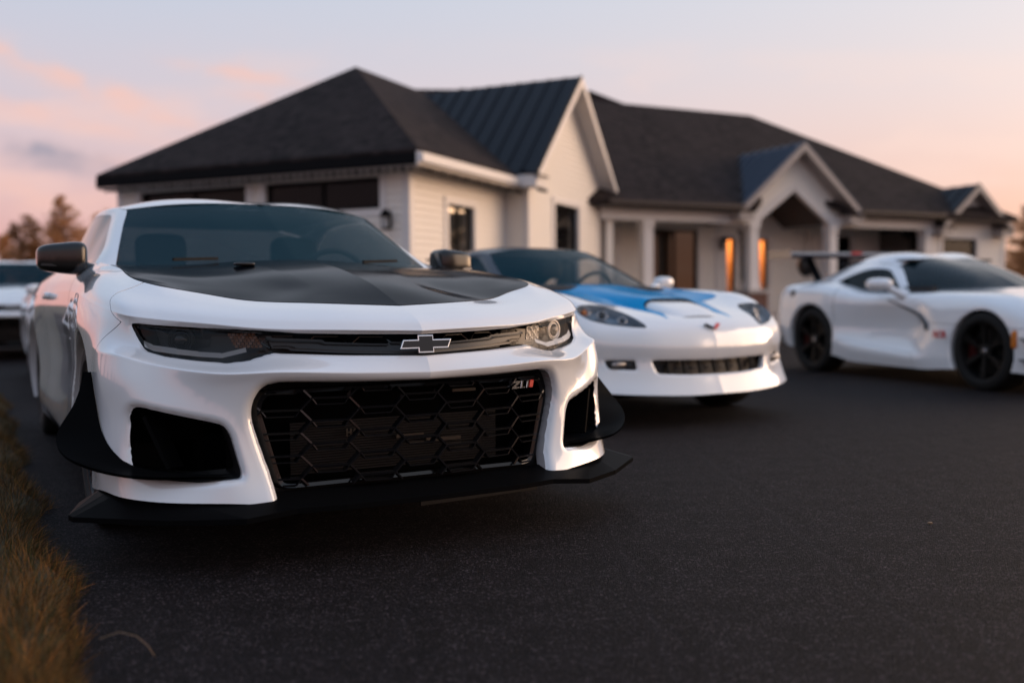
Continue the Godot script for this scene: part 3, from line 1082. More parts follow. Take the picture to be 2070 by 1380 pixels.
# seats, dashboard, steering wheel and a floor, seen dimly through the glass
func cabin(car: Node, seat_z: float, floor_half: float, dash_y: float, seat_x: float, roof := 1.25):
	var o := Soup.new()
	blob(o, Vector3(0, dash_y - 0.06, seat_z + 1.0), Vector3(0.68, 0.09, 0.27), 0.5, 0.35, 24, 12)
	put("dashboard", o.mesh(), M.seat_black, car)
	for sx in [-1, 1]:
		o = Soup.new()
		blob(o, Vector3(seat_x * sx, 0.72, seat_z), Vector3(0.25, 0.36, 0.09), 0.4, 0.5, 20, 14, Transform3D(Basis(Vector3.RIGHT, -0.15), Vector3(0, 0, -0.1)))
		blob(o, Vector3(seat_x * sx, 0.44, seat_z + 0.3), Vector3(0.25, 0.10, 0.27), 0.4, 0.5, 20, 10)
		var seat := put("seat", o.mesh(), M.seat_black, car)
		o = Soup.new()
		blob(o, Vector3(seat_x * sx, 1.08, seat_z - 0.02), Vector3(0.135, 0.10, 0.055), 0.5, 0.5, 18, 12)
		put("headrest", o.mesh(), M.seat_black, seat)
	o = Soup.new()
	var ring := PackedVector3Array()
	var tb := Transform3D(Basis(Vector3.RIGHT, 0.45), Vector3(seat_x, dash_y - 0.03, seat_z + 0.62))
	for k in 29: ring.append(tb * Vector3(cos(TAU * k / 28) * 0.185, sin(TAU * k / 28) * 0.185, 0))
	tube(o, ring, 0.015, 0.015, 7, false)
	bar(o, tb * Vector3(-0.17, 0, 0), tb * Vector3(0.17, 0, 0), 0.04, 0.02)
	put("steering_wheel", o.mesh(), M.seat_black, car)
	o = Soup.new()
	o.box(Vector3(-floor_half - 0.2, 0.26, seat_z - 0.75), Vector3(floor_half + 0.2, 0.28, seat_z + 1.1))
	o.box(Vector3(-floor_half - 0.22, 0.28, seat_z - 0.9), Vector3(-floor_half - 0.16, 0.90, seat_z + 1.0))
	o.box(Vector3(floor_half + 0.16, 0.28, seat_z - 0.9), Vector3(floor_half + 0.22, 0.90, seat_z + 1.0))
	o.box(Vector3(-floor_half - 0.1, 0.28, seat_z - 0.8), Vector3(floor_half + 0.1, 0.97, seat_z - 0.74))
	o.box(Vector3(-floor_half - 0.1, 0.95, seat_z - 1.35), Vector3(floor_half + 0.1, 0.97, seat_z - 0.8))
	o.box(Vector3(-0.50, roof - 0.03, seat_z - 0.7), Vector3(0.50, roof - 0.01, seat_z + 0.45))
	put("cabin_lining", o.mesh(), M.seat_black, car)

func underbody(car: Node, y: float, half: float, z0: float, z1: float, axles: Array):
	var o := Soup.new()
	o.box(Vector3(-0.62, y, z0), Vector3(0.62, y + 0.05, z1))
	for z in axles:
		for sx in [-1.0, 1.0]:
			# wheel house
			var prev := []
			for k in 13:
				var a := PI * k / 12
				var p := Vector3(0, y + 0.17 + sin(a) * 0.40, z + cos(a) * 0.41)
				if prev:
					o.quad(Vector3(0.90 * sx, prev[0].y, prev[0].z), Vector3(0.90 * sx, p.y, p.z), Vector3(0.60 * sx, p.y, p.z), Vector3(0.60 * sx, prev[0].y, prev[0].z), -Vector3(0, p.y - 0.3, p.z - z))
				prev = [p]
			o.box(Vector3(minf(0.60 * sx, 0.62 * sx), y, z - 0.41), Vector3(maxf(0.60 * sx, 0.62 * sx), y + 0.57, z + 0.41))
	put("underbody", o.mesh(), M.void_black, car)

# tyre, rim with spokes, hub, brake
func wheel(car: Node, at: Vector3, R: float, w: float, rim_r: float, sx: float, kind: String, spokes := 10):
	var root := Node3D.new()
	root.name = "wheel"
	car.add_child(root, true)
	root.position = at
	if sx < 0: root.rotation.y = PI
	var o := Soup.new()
	var rr := R * 0.73
	lathe_x(o, PackedVector2Array([Vector2(w * .44, rr), Vector2(w * .5, rr + 0.02), Vector2(w * .5, R * .90), Vector2(w * .46, R * .97), Vector2(w * .40, R), Vector2(-w * .40, R), Vector2(-w * .46, R * .97), Vector2(-w * .5, R * .90), Vector2(-w * .5, rr), ]), 44)
	put("tyre", o.mesh(), M.rubber, root)
	o = Soup.new()
	lathe_x(o, PackedVector2Array([Vector2(-w * .45, rr), Vector2(-w * .45, rr - .012), Vector2(w * .34, rr - .02), Vector2(w * .45, rr - .006), Vector2(w * .46, rr + .006), Vector2(w * .43, rr + .012)]), 44)
	for k in spokes:
		var a := TAU * k / spokes
		var d := Vector3(0, cos(a), sin(a))
		var t := Vector3(0, -sin(a), cos(a))
		bar(o, d * 0.045 + Vector3(w * .30, 0, 0), d * (rr - .012) + Vector3(w * .38, 0, 0) + t * 0.02, 0.022, 0.026, Vector3.RIGHT)
		bar(o, d * 0.045 + Vector3(w * .30, 0, 0), d * (rr - .012) + Vector3(w * .38, 0, 0) - t * 0.02, 0.022, 0.026, Vector3.RIGHT)
	lathe_x(o, PackedVector2Array([Vector2(w * .25, .075), Vector2(w * .34, .07), Vector2(w * .36, .045), Vector2(w * .36, .001)]), 24)
	put("rim", o.mesh(), M.dark_metal if kind == "dark" else M.reflector, root)
	o = Soup.new()
	lathe_x(o, PackedVector2Array([Vector2(w * .36, .026), Vector2(w * .375, .022), Vector2(w * .38, .001)]), 20)
	put("hub_cap", o.mesh(), M.reflector, root)
	o = Soup.new()
	lathe_x(o, PackedVector2Array([Vector2(w * .10, rr * .82), Vector2(w * .14, rr * .82), Vector2(w * .14, .05)]), 40)
	put("brake_disc", o.mesh(), M.dark_metal, root)
	o = Soup.new()
	o.box(Vector3(w * .04, -0.09, rr * .52), Vector3(w * .24, 0.09, rr * .86))
	put("brake_caliper", o.mesh(), M.caliper_red, root)

# ---- low white sports car with the blue bonnet
func sports_grid() -> Array:
	return [
		[0,.20,.87, 0,.30,.825, 0,.405,.80, 0,.50,.81, 0,.60,.775, 0,.65,.72, 0,.69,.62, 0,.715,.52, 0,.74,.40, 0,.76,.28, 0,.775,.18],
		[.25,.20,.86, .25,.30,.815, .25,.408,.79, .25,.50,.80, .25,.60,.765, .25,.65,.71, .25,.69,.615, .25,.715,.515, .25,.738,.40, .25,.758,.28, .25,.775,.18],
		[.50,.21,.81, .50,.305,.765, .50,.415,.745, .50,.51,.755, .50,.60,.725, .50,.65,.665, .50,.695,.575, .49,.722,.48, .48,.745,.38, .46,.765,.28, .44,.782,.18],
		[.70,.22,.72, .69,.31,.68, .68,.42,.66, .69,.52,.665, .69,.60,.64, .68,.66,.58, .67,.715,.50, .65,.75,.42, .63,.775,.34, .60,.79,.26, .56,.80,.17],
		[.85,.235,.61, .83,.32,.59, .82,.42,.57, .835,.53,.57, .84,.60,.55, .83,.67,.50, .81,.735,.43, .785,.78,.36, .75,.81,.28, .70,.822,.21, .64,.822,.13],
		[.905,.25,.48, .90,.33,.47, .895,.42,.46, .90,.53,.45, .905,.60,.43, .90,.68,.39, .88,.755,.32, .845,.81,.25, .80,.838,.18, .74,.845,.12, .67,.838,.05],
		[.91,.22,.36, .912,.30,.36, .915,.42,.355, .92,.53,.345, .92,.60,.33, .912,.69,.29, .89,.77,.22, .855,.825,.15, .805,.85,.08, .75,.855,.02, .69,.847,-.06],
		[.91,.18,0, .915,.30,0, .922,.42,0, .925,.53,0, .925,.62,0, .915,.72,0, .89,.80,-.02, .855,.848,-.05, .81,.865,-.10, .76,.868,-.16, .70,.862,-.22],
		[.89,.17,-.5, .90,.26,-.5, .885,.42,-.5, .88,.53,-.5, .885,.62,-.5, .89,.71,-.5, .88,.79,-.5, .855,.84,-.5, .82,.868,-.5, .775,.885,-.52, .715,.893,-.57],
		[.89,.17,-1.1, .90,.25,-1.1, .88,.42,-1.1, .87,.53,-1.1, .875,.62,-1.1, .88,.71,-1.1, .875,.79,-1.1, .855,.84,-1.1, .83,.87,-1.1, .79,.895,-1.1, .735,.91,-1.1],
		[.89,.17,-1.8, .90,.25,-1.8, .89,.42,-1.8, .89,.53,-1.8, .895,.62,-1.8, .90,.71,-1.8, .895,.79,-1.8, .875,.85,-1.8, .845,.885,-1.8, .79,.915,-1.8, .72,.935,-1.8],
		[.91,.17,-2.3, .92,.27,-2.3, .925,.42,-2.3, .93,.53,-2.3, .935,.62,-2.3, .935,.71,-2.3, .925,.80,-2.3, .90,.86,-2.3, .86,.90,-2.3, .78,.93,-2.3, .70,.95,-2.3],
		[.91,.2,-2.686, .92,.30,-2.686, .93,.42,-2.686, .935,.53,-2.686, .94,.62,-2.686, .94,.71,-2.686, .93,.80,-2.686, .90,.87,-2.686, .85,.92,-2.686, .76,.945,-2.686, .68,.955,-2.686],
		[.85,.25,-3.2, .88,.35,-3.22, .90,.45,-3.24, .90,.54,-3.25, .90,.62,-3.25, .895,.71,-3.25, .88,.80,-3.24, .85,.88,-3.22, .80,.93,-3.2, .71,.95,-3.15, .62,.955,-3.05],
		[0,.3,-3.4, 0,.4,-3.42, 0,.47,-3.43, 0,.55,-3.44, 0,.62,-3.44, 0,.71,-3.44, 0,.80,-3.43, 0,.88,-3.42, 0,.94,-3.40, 0,.955,-3.3, 0,.96,-3.15],
	]

# ---- long white coupe with the rear wing
func racer_grid() -> Array:
	return [
		[0,.16,.96, 0,.26,.98, 0,.38,.98, 0,.48,.96, 0,.56,.92, 0,.61,.87, 0,.65,.79, 0,.68,.70, 0,.715,.56, 0,.74,.45, 0,.76,.34],
		[.45,.16,.93, .45,.26,.94, .45,.38,.94, .45,.48,.92, .45,.56,.88, .45,.61,.83, .45,.65,.75, .45,.68,.66, .45,.715,.54, .45,.74,.44, .45,.76,.34],
		[.76,.16,.80, .76,.26,.80, .76,.38,.80, .76,.48,.79, .76,.56,.76, .75,.62,.70, .73,.67,.63, .71,.705,.56, .68,.735,.48, .65,.76,.41, .62,.775,.34],
		[.91,.17,.60, .91,.26,.60, .915,.38,.60, .915,.48,.59, .91,.56,.57, .90,.63,.53, .87,.69,.48, .84,.73,.43, .79,.765,.38, .73,.79,.33, .66,.80,.28],
		[.945,.18,.44, .95,.27,.44, .955,.38,.44, .96,.48,.43, .955,.57,.41, .945,.65,.38, .92,.71,.34, .88,.75,.30, .82,.785,.26, .75,.81,.23, .68,.815,.20],
		[.95,.18,.09, .955,.28,.09, .96,.40,.09, .965,.50,.09, .965,.58,.09, .955,.67,.08, .93,.74,.06, .89,.785,.04, .83,.815,.02, .76,.832,0, .69,.835,-.02],
		[.95,.16,-.32, .95,.25,-.32, .945,.37,-.32, .945,.48,-.32, .94,.57,-.32, .93,.66,-.32, .91,.73,-.32, .875,.785,-.32, .83,.82,-.32, .77,.84,-.33, .70,.848,-.35],
		[.94,.14,-.58, .945,.24,-.58, .93,.36,-.58, .915,.47,-.58, .915,.57,-.58, .915,.66,-.58, .90,.73,-.58, .87,.785,-.58, .83,.82,-.58, .775,.842,-.58, .715,.852,-.58],
		[.94,.14,-.76, .955,.245,-.76, .91,.34,-.76, .875,.45,-.76, .875,.56,-.76, .885,.66,-.76, .885,.73,-.76, .865,.785,-.76, .83,.82,-.76, .78,.84,-.76, .725,.850,-.76],
		[.94,.145,-1.2, .955,.27,-1.2, .90,.36,-1.2, .865,.46,-1.2, .865,.56,-1.2, .88,.66,-1.2, .89,.73,-1.2, .875,.785,-1.2, .845,.815,-1.2, .80,.836,-1.2, .75,.845,-1.2],
		[.94,.155,-1.65, .955,.31,-1.65, .91,.39,-1.65, .89,.48,-1.65, .895,.57,-1.65, .91,.67,-1.65, .915,.75,-1.65, .90,.80,-1.65, .865,.835,-1.65, .81,.855,-1.65, .747,.866,-1.65],
		[.95,.20,-1.95, .965,.36,-1.95, .95,.44,-1.95, .945,.51,-1.95, .95,.59,-1.95, .955,.69,-1.95, .955,.78,-1.95, .94,.84,-1.95, .895,.885,-1.95, .82,.91,-1.95, .735,.925,-1.95],
		[.96,.22,-2.33, .97,.36,-2.33, .972,.45,-2.33, .972,.53,-2.33, .972,.61,-2.33, .972,.71,-2.33, .965,.80,-2.33, .945,.875,-2.33, .89,.935,-2.33, .79,.97,-2.33, .70,.985,-2.30],
		[.94,.26,-2.72, .955,.36,-2.72, .965,.45,-2.72, .968,.53,-2.72, .968,.61,-2.72, .965,.71,-2.72, .955,.80,-2.72, .935,.875,-2.72, .88,.935,-2.72, .78,.97,-2.72, .68,.98,-2.70],
		[.84,.32,-3.0, .87,.42,-3.02, .885,.48,-3.03, .89,.55,-3.03, .89,.62,-3.03, .89,.71,-3.02, .885,.80,-3.01, .87,.87,-2.99, .83,.925,-2.97, .74,.955,-2.94, .64,.965,-2.90],
		[0,.36,-3.2, 0,.45,-3.24, 0,.50,-3.25, 0,.56,-3.26, 0,.63,-3.26, 0,.71,-3.25, 0,.80,-3.24, 0,.87,-3.22, 0,.925,-3.2, 0,.955,-3.15, 0,.965,-3.05],
	]

const EYE := [.795,.762, .706,.768, .60,.758, .548,.728, .512,.676, .482,.624, .575,.629, .705,.646, .795,.672, .832,.71, .825,.74]
const LOW_GRILLE := [-.05,.414, .25,.419, .47,.424, .49,.417, .46,.345, .44,.337, .213,.325, -.05,.322]
const FOG := [.588,.424, .737,.429, .76,.422, .742,.376, .728,.372, .583,.363]
const HORN := [.20,.05, .20,.50, .255,.60, .275,.665, .315,.52, .38,.36, .44,.22, .47,.05]

func deck_from(s: Sheet, kf: int, k1: int, rows_inner: Array, cell: float, crease := []) -> Sheet:
	# a bonnet whose front and side follow the top edge of the body exactly
	var e := PackedVector3Array()
	for i in range(0, s.st[k1] + 1): e.append(s.p[i * s.nv + s.nv - 1])
	var nrow: int = rows_inner.size() + 1
	var g := []
	var cols: int = rows_inner[0].size() / 3 + 1
	var front := PackedVector3Array()
	for c in cols: front.append(e[roundi(float(s.st[kf]) * c / (cols - 1))])
	g.append(front)
	for r in rows_inner.size():
		var line := PackedVector3Array()
		for c in cols - 1: line.append(Vector3(rows_inner[r][c * 3], rows_inner[r][c * 3 + 1], rows_inner[r][c * 3 + 2]))
		line.append(e[roundi(lerpf(s.st[kf], s.st[k1], float(r + 1) / (nrow - 1)))])
		g.append(line)
	var h := loft(g, cell, crease)
	# pull the rim onto the body's edge, fading inwards
	var at := func(t: float) -> Vector3:
		var k := clampi(int(t), 0, e.size() - 2)
		return e[k].lerp(e[k + 1], clampf(t - k, 0.0, 1.0))
	var frac := func(a: Array, i: int) -> float:
		for c in a.size() - 1:
			if i <= a[c + 1]: return c + float(i - a[c]) / (a[c + 1] - a[c])
		return a.size() - 1.0
	var dj := PackedVector3Array()
	for j in h.nv: dj.append(at.call(frac.call(h.sw, j) / (cols - 1) * s.st[kf]) - h.p[j])
	for j in h.nv:
		for i in h.nu: h.p[i * h.nv + j] += dj[j] * maxf(0.0, 1.0 - i / 10.0)
	var di := PackedVector3Array()
	for i in h.nu: di.append(at.call(lerpf(s.st[kf], s.st[k1], frac.call(h.st, i) / (nrow - 1))) - h.p[i * h.nv + h.nv - 1])
	for i in h.nu:
		for j in h.nv: h.p[i * h.nv + j] += di[i] * maxf(0.0, 1.0 - (h.nv - 1 - j) / 10.0)
	normals(h)
	for i in h.n.size():
		if h.n[i].y < 0: h.n[i] = -h.n[i]
	return h

func sports_cars():
	var a := sports_car()
	tag(a, "low white sports car with bright blue bonnet panel and dark roof", "car", "white sports cars on the driveway")
	a.position = Vector3(0.89, 0, -6.861)
	a.rotation.y = 0.5545
	var b: Node3D = a.duplicate()
	b.name = numbered("sports_coupe")
	add_child(b, true)
	for c in b.get_children():
		if c is MeshInstance3D and c.material_override == M.paint_blue: c.material_override = M.paint_white
	tag(b, "white sports car whose round door mirror peeps out behind the black mirrored coupe", "car", "white sports cars on the driveway")
	b.position = Vector3(-3.30, 0, -8.85)
	b.rotation.y = 0.5109
	var c2 := racer()
	tag(c2, "long white coupe with tall black rear wing, side on at the right", "car", "white sports cars on the driveway")
	c2.position = Vector3(4.853, 0, -8.54)
	c2.rotation.y = deg_to_rad(17.4)

func sports_car() -> Node3D:
	var car := thing("sports_coupe", "", "")
	var W: Material = M.paint_white
	var s := loft(grid_of(sports_grid()), 0.016, [], [], false, true, [.014, .014, .014, .014, .014, .016, .02, .03, .04, .05, .05, .05, .05, .06])
	normals(s)
	var front := func(p: Vector3) -> bool: return p.z > 0.1
	field_poly(s, "eye", rounded(v2(EYE), 0.03), 0, 1, front)
	field_poly(s, "grille", rounded(v2(LOW_GRILLE), 0.015), 0, 1, front)
	field_poly(s, "fog", rounded(v2(FOG), 0.012), 0, 1, front)
	field_poly(s, "horn", PackedVector2Array(v2(HORN)), 0, 2, func(p: Vector3) -> bool: return p.y > 0.66)
	field_fn(s, "arch", func(p: Vector3) -> float: return Vector2(p.z, p.y - 0.33).length() - 0.355 if absf(p.z) < 0.7 and p.x > 0.6 else 0.3)
	field_fn(s, "arch_rear", func(p: Vector3) -> float: return Vector2(p.z + 2.686, p.y - 0.34).length() - 0.37 if absf(p.z + 2.686) < 0.7 and p.x > 0.6 else 0.3)
	field_fn(s, "door_front", func(p: Vector3) -> float: return p.z + 0.66)
	field_fn(s, "door_rear", func(p: Vector3) -> float: return p.z + 1.85)
	roll(s, "grille", 0.016, 0.7)
	roll(s, "fog", 0.012, 0.7)
	roll(s, "arch", 0.016, 0.6)
	normals(s)
	var cond := [["eye", 1, 0.002], ["grille", 1, 0.0], ["fog", 1, 0.0], ["arch", 1, 0.0], ["horn", 1, 0.0], ["door_front", 1, 0.002]]
	var o := emit(s, cond, 0.0, null, 0, s.st[9])
	lip(s, "grille", Vector3(0, 0, -0.03), 0.0, o)
	lip(s, "arch", Vector3(-0.05, 0, 0), 0.0, o)
	put("body_front", o.both().mesh(), W, car)
	o = emit(s, [["horn", -1, 0.0]], 0.0, null, 0, s.st[6])
	put("stripe", o.mesh(), M.paint_blue, car)
	put("stripe", o.mirrored().mesh(), M.paint_blue, car)
	o = emit(s, [["door_front", -1, 0.002], ["door_rear", 1, 0.002]], 0.0, null, s.st[7], s.st[11])
	put("door", o.mesh(), W, car)
	put("door", o.mirrored().mesh(), W, car)
	o = emit(s, [["door_rear", -1, 0.002], ["arch_rear", 1, 0.0]], 0.0, null, s.st[9])
	lip(s, "arch_rear", Vector3(-0.05, 0, 0), 0.0, o)
	put("rear_body", o.both().mesh(), W, car)
	# lamps
	o = emit(s, [["eye", -1, 0.002]], -0.05, null, 0, s.st[7])
	lip(s, "eye", Vector3.ZERO, -0.055, o)
	put("lamp_housing", o.both().mesh(), mat("lamp_blue_grey", Color(.13, .18, .23), .4), car)
	o = emit(s, [["eye", -1, 0.002]], 0.0, null, 0, s.st[7])
	for sx in [-1, 1]:
		var lamp := put("headlight", (o if sx > 0 else o.mirrored()).mesh(), M.lens, car)
		var k := 0
		for q in [[.755,.715,.40,.034], [.672,.692,.475,.032], [.588,.660,.575,.026]]:
			var r := Soup.new()
			blob(r, Vector3(q[0] * sx, q[1], q[2]), Vector3(q[3], q[3], q[3]) * 0.62, 1, 1, 16, 10)
			put("projector", r.mesh(), M.amber if k == 0 and sx < 0 else M.gloss_black, lamp)
			r = Soup.new()
			var pts := PackedVector3Array()
			for a in 21: pts.append(Vector3(q[0] * sx, q[1], q[2]) + Basis(Vector3.UP, 0.6 * sx) * Basis(Vector3.RIGHT, -0.6) * Vector3(cos(TAU * a / 20) * q[3], sin(TAU * a / 20) * q[3], 0.012))
			tube(r, pts, 0.006, 0.006, 6, false)
			put("projector_ring", r.mesh(), M.reflector, lamp)
			k += 1
	o = emit(s, [["grille", -1, 0.0]], -0.07, null, 0, s.st[3])
	put("grille", o.both().mesh(), M.trim_black, car)
	for k in 7:
		o = Soup.new()
		var x := -0.36 + 0.12 * k
		bar(o, Vector3(x, 0.33, 0.79 - 0.25 * x * x), Vector3(x, 0.415, 0.765 - 0.25 * x * x), 0.014, 0.02, Vector3.BACK)
		put("grille_bar", o.mesh(), M.rubber, car)
	o = Soup.new()
	o.box(Vector3(-0.36, 0.34, 0.715), Vector3(0.36, 0.395, 0.725))
	put("cooler", o.mesh(), M.radiator, car)
	o = emit(s, [["fog", -1, 0.0]], -0.02, null, 0, s.st[5])
	put("fog_recess", o.mesh(), M.trim_black, car)
	put("fog_recess", o.mirrored().mesh(), M.trim_black, car)
	for sx in [-1, 1]:
		o = Soup.new()
		blob(o, Vector3(0.675 * sx, 0.398, 0.655), Vector3(0.055, 0.018, 0.02), 0.6, 0.6, 16, 10)
		put("fog_light", o.mesh(), M.reflector, car)
	# crossed flags on the nose
	o = Soup.new()
	var bt := Transform3D(Basis(Vector3.RIGHT, -0.75), Vector3(0, 0.624, 0.768))
	extrude(o, PackedVector2Array(v2([-.075,.012, -.045,.024, -.002,-.012, -.010,-.026])), 0.006, 0.001, bt)
	put("badge", o.mesh(), M.dark_metal, car)
	o = Soup.new()
	extrude(o, PackedVector2Array(v2([.002,-.014, .045,.026, .075,.016, .010,-.028])), 0.006, 0.001, bt)
	put("badge", o.mesh(), M.red_paint, car)
	# bonnet with a raised scoop that opens forwards
	var hood := [
		[0,.80,.08, .15,.80,.08, .29,.80,.07, .44,.808,.04, .57,.825,.0],
		[0,.838,-.12, .15,.838,-.12, .29,.834,-.13, .44,.836,-.15, .57,.848,-.17],
		[0,.875,-.30, .15,.874,-.31, .29,.868,-.33, .44,.864,-.37, .57,.868,-.40],
		[0,.915,-.48, .15,.913,-.49, .29,.908,-.51, .44,.899,-.55, .57,.893,-.60],
	]
	var hs := deck_from(s, 4, 8, hood, 0.025)
	o = emit(hs, [], 0.001)
	put("bonnet", o.both().mesh(), M.paint_blue, car)
	var scoop := [
		[0,.806,.335, .10,.805,.335, .18,.797,.34, .235,.768,.36, .262,.735,.42],
		[0,.822,.25, .11,.821,.25, .20,.812,.26, .26,.785,.27, .30,.757,.30],
		[0,.842,.10, .12,.841,.10, .21,.833,.10, .28,.812,.10, .33,.790,.10],
		[0,.868,-.10, .12,.867,-.10, .21,.860,-.10, .28,.846,-.11, .33,.833,-.12],
		[0,.896,-.30, .12,.895,-.30, .21,.888,-.31, .28,.876,-.32, .33,.865,-.33],
		[0,.914,-.47, .12,.913,-.47, .21,.909,-.48, .28,.903,-.49, .33,.898,-.50],
	]
	var ss := loft(grid_of(scoop), 0.02, [], [], true)
	normals(ss)
	for i in ss.n.size():
		if ss.n[i].y < 0: ss.n[i] = -ss.n[i]
	put("scoop", emit(ss, []).both().mesh(), M.paint_blue, car)
	o = Soup.new()
	for i in scoop[0].size() / 3 - 1:
		var p0 := Vector3(scoop[0][i * 3], scoop[0][i * 3 + 1], scoop[0][i * 3 + 2] + .004)
		var p1 := Vector3(scoop[0][i * 3 + 3], scoop[0][i * 3 + 4], scoop[0][i * 3 + 5] + .004)
		o.quad(p0, p1, p1 - Vector3(0, .014, .0), p0 - Vector3(0, .014, .0), Vector3(0, 0, 1))
		o.quad(p0, p1, p1 - Vector3(0, -.001, .02), p0 - Vector3(0, -.001, .02), Vector3(0, 1, 0.3))
	put("scoop_mouth", o.both().mesh(), M.void_black, car)
	# raised white ramp before the scoop
	var ramp := [
		[0,.790,.338, .10,.789,.338, .18,.782,.343, .226,.752,.362, .236,.70,.40],
		[0,.768,.44, .10,.767,.44, .18,.760,.44, .222,.738,.44, .236,.69,.46],
		[0,.735,.55, .10,.734,.55, .17,.728,.545, .215,.712,.54, .23,.67,.54],
		[0,.690,.64, .10,.688,.64, .17,.680,.635, .21,.67,.62, .225,.63,.61],
	]
	put("scoop_ramp", skin(ramp, 0.03, false, true, [], [], true).mesh(), W, car)
	# glasshouse
	var ws := [
		[0,.912,-.45, .30,.908,-.48, .52,.900,-.56, .665,.893,-.66],
		[0,1.03,-.68, .27,1.027,-.70, .47,1.016,-.77, .615,.995,-.85],
		[0,1.13,-.90, .25,1.127,-.92, .43,1.113,-.98, .565,1.09,-1.04],
		[0,1.205,-1.10, .23,1.203,-1.115, .40,1.19,-1.15, .515,1.165,-1.19],
	]
	put("windscreen", skin(ws, 0.05, true, true, [], [], true).mesh(), M.windscreen, car)
	var dark := mat("roof_dark", Color(.010, .014, .026), .22)
	var roof := [
		[0,1.207,-1.105, .23,1.205,-1.12, .40,1.192,-1.155, .515,1.167,-1.195],
		[0,1.232,-1.35, .24,1.230,-1.35, .42,1.212,-1.37, .545,1.180,-1.39],
		[0,1.235,-1.7, .24,1.231,-1.7, .42,1.21,-1.7, .55,1.172,-1.7],
		[0,1.19,-2.1, .24,1.185,-2.1, .42,1.16,-2.1, .55,1.115,-2.1],
		[0,1.08,-2.6, .24,1.075,-2.6, .42,1.055,-2.58, .56,1.02,-2.55],
		[0,.965,-3.05, .24,.964,-3.05, .42,.96,-3.02, .58,.955,-2.95],
	]
	put("roof", skin(roof, 0.05, true, true, [], [], true).mesh(), dark, car)
	var rail := [
		[.665,.893,-.66, .695,.892,-.69, .72,.897,-.74],
		[.615,.995,-.85, .642,.99,-.89, .662,.978,-.93],
		[.565,1.09,-1.04, .588,1.084,-1.08, .605,1.068,-1.12],
		[.515,1.166,-1.193, .545,1.158,-1.25, .565,1.135,-1.29],
		[.545,1.180,-1.39, .57,1.168,-1.42, .588,1.145,-1.44],
		[.55,1.172,-1.7, .58,1.155,-1.7, .60,1.125,-1.7],
		[.55,1.115,-2.1, .60,1.085,-2.05, .645,1.02,-1.98],
		[.56,1.02,-2.55, .63,1.0,-2.4, .70,.945,-2.25],
		[.58,.955,-2.95, .64,.955,-2.85, .69,.953,-2.6],
	]
	put("pillar", skin(rail, 0.04, true).mesh(), dark, car)
	var side := [
		[.715,.897,-.745, .725,.893,-.75],
		[.66,.976,-.93, .733,.902,-.93],
		[.603,1.066,-1.12, .735,.908,-1.12],
		[.563,1.133,-1.29, .732,.914,-1.29],
		[.586,1.143,-1.44, .73,.92,-1.44],
		[.598,1.123,-1.7, .722,.93,-1.7],
		[.643,1.018,-1.98, .712,.938,-1.98],
		[.69,.948,-2.2, .705,.945,-2.2],
	]
	for k in 2:
		var sg := skin(side, 0.05, true, false)
		put("side_window", (sg if k else sg.mirrored()).mesh(), M.windscreen, car)
	for sx in [-1.0, 1.0]:
		o = Soup.new()
		blob(o, Vector3(0.91 * sx, 0.935, -0.77), Vector3(0.088, 0.050, 0.065), 0.7, 0.8, 24, 14)
		var m := put("mirror", o.mesh(), W, car)
		o = Soup.new()
		tube(o, PackedVector3Array([Vector3(0.72 * sx, 0.86, -0.72), Vector3(0.82 * sx, 0.905, -0.76), Vector3(0.88 * sx, 0.93, -0.77)]), 0.035, 0.03, 10)
		put("stalk", o.mesh(), W, m)
	cabin(car, -1.62, 0.52, 0.88, 0.34, 1.18)
	for z in [0.0, -2.686]:
		for sx in [-1, 1]: wheel(car, Vector3(0.785 * sx, 0.325, z), 0.325, 0.24, 0.2, sx, "silver", 5)
	underbody(car, 0.17, 0.8, -3.2, 0.5, [0.0, -2.686])
	return car

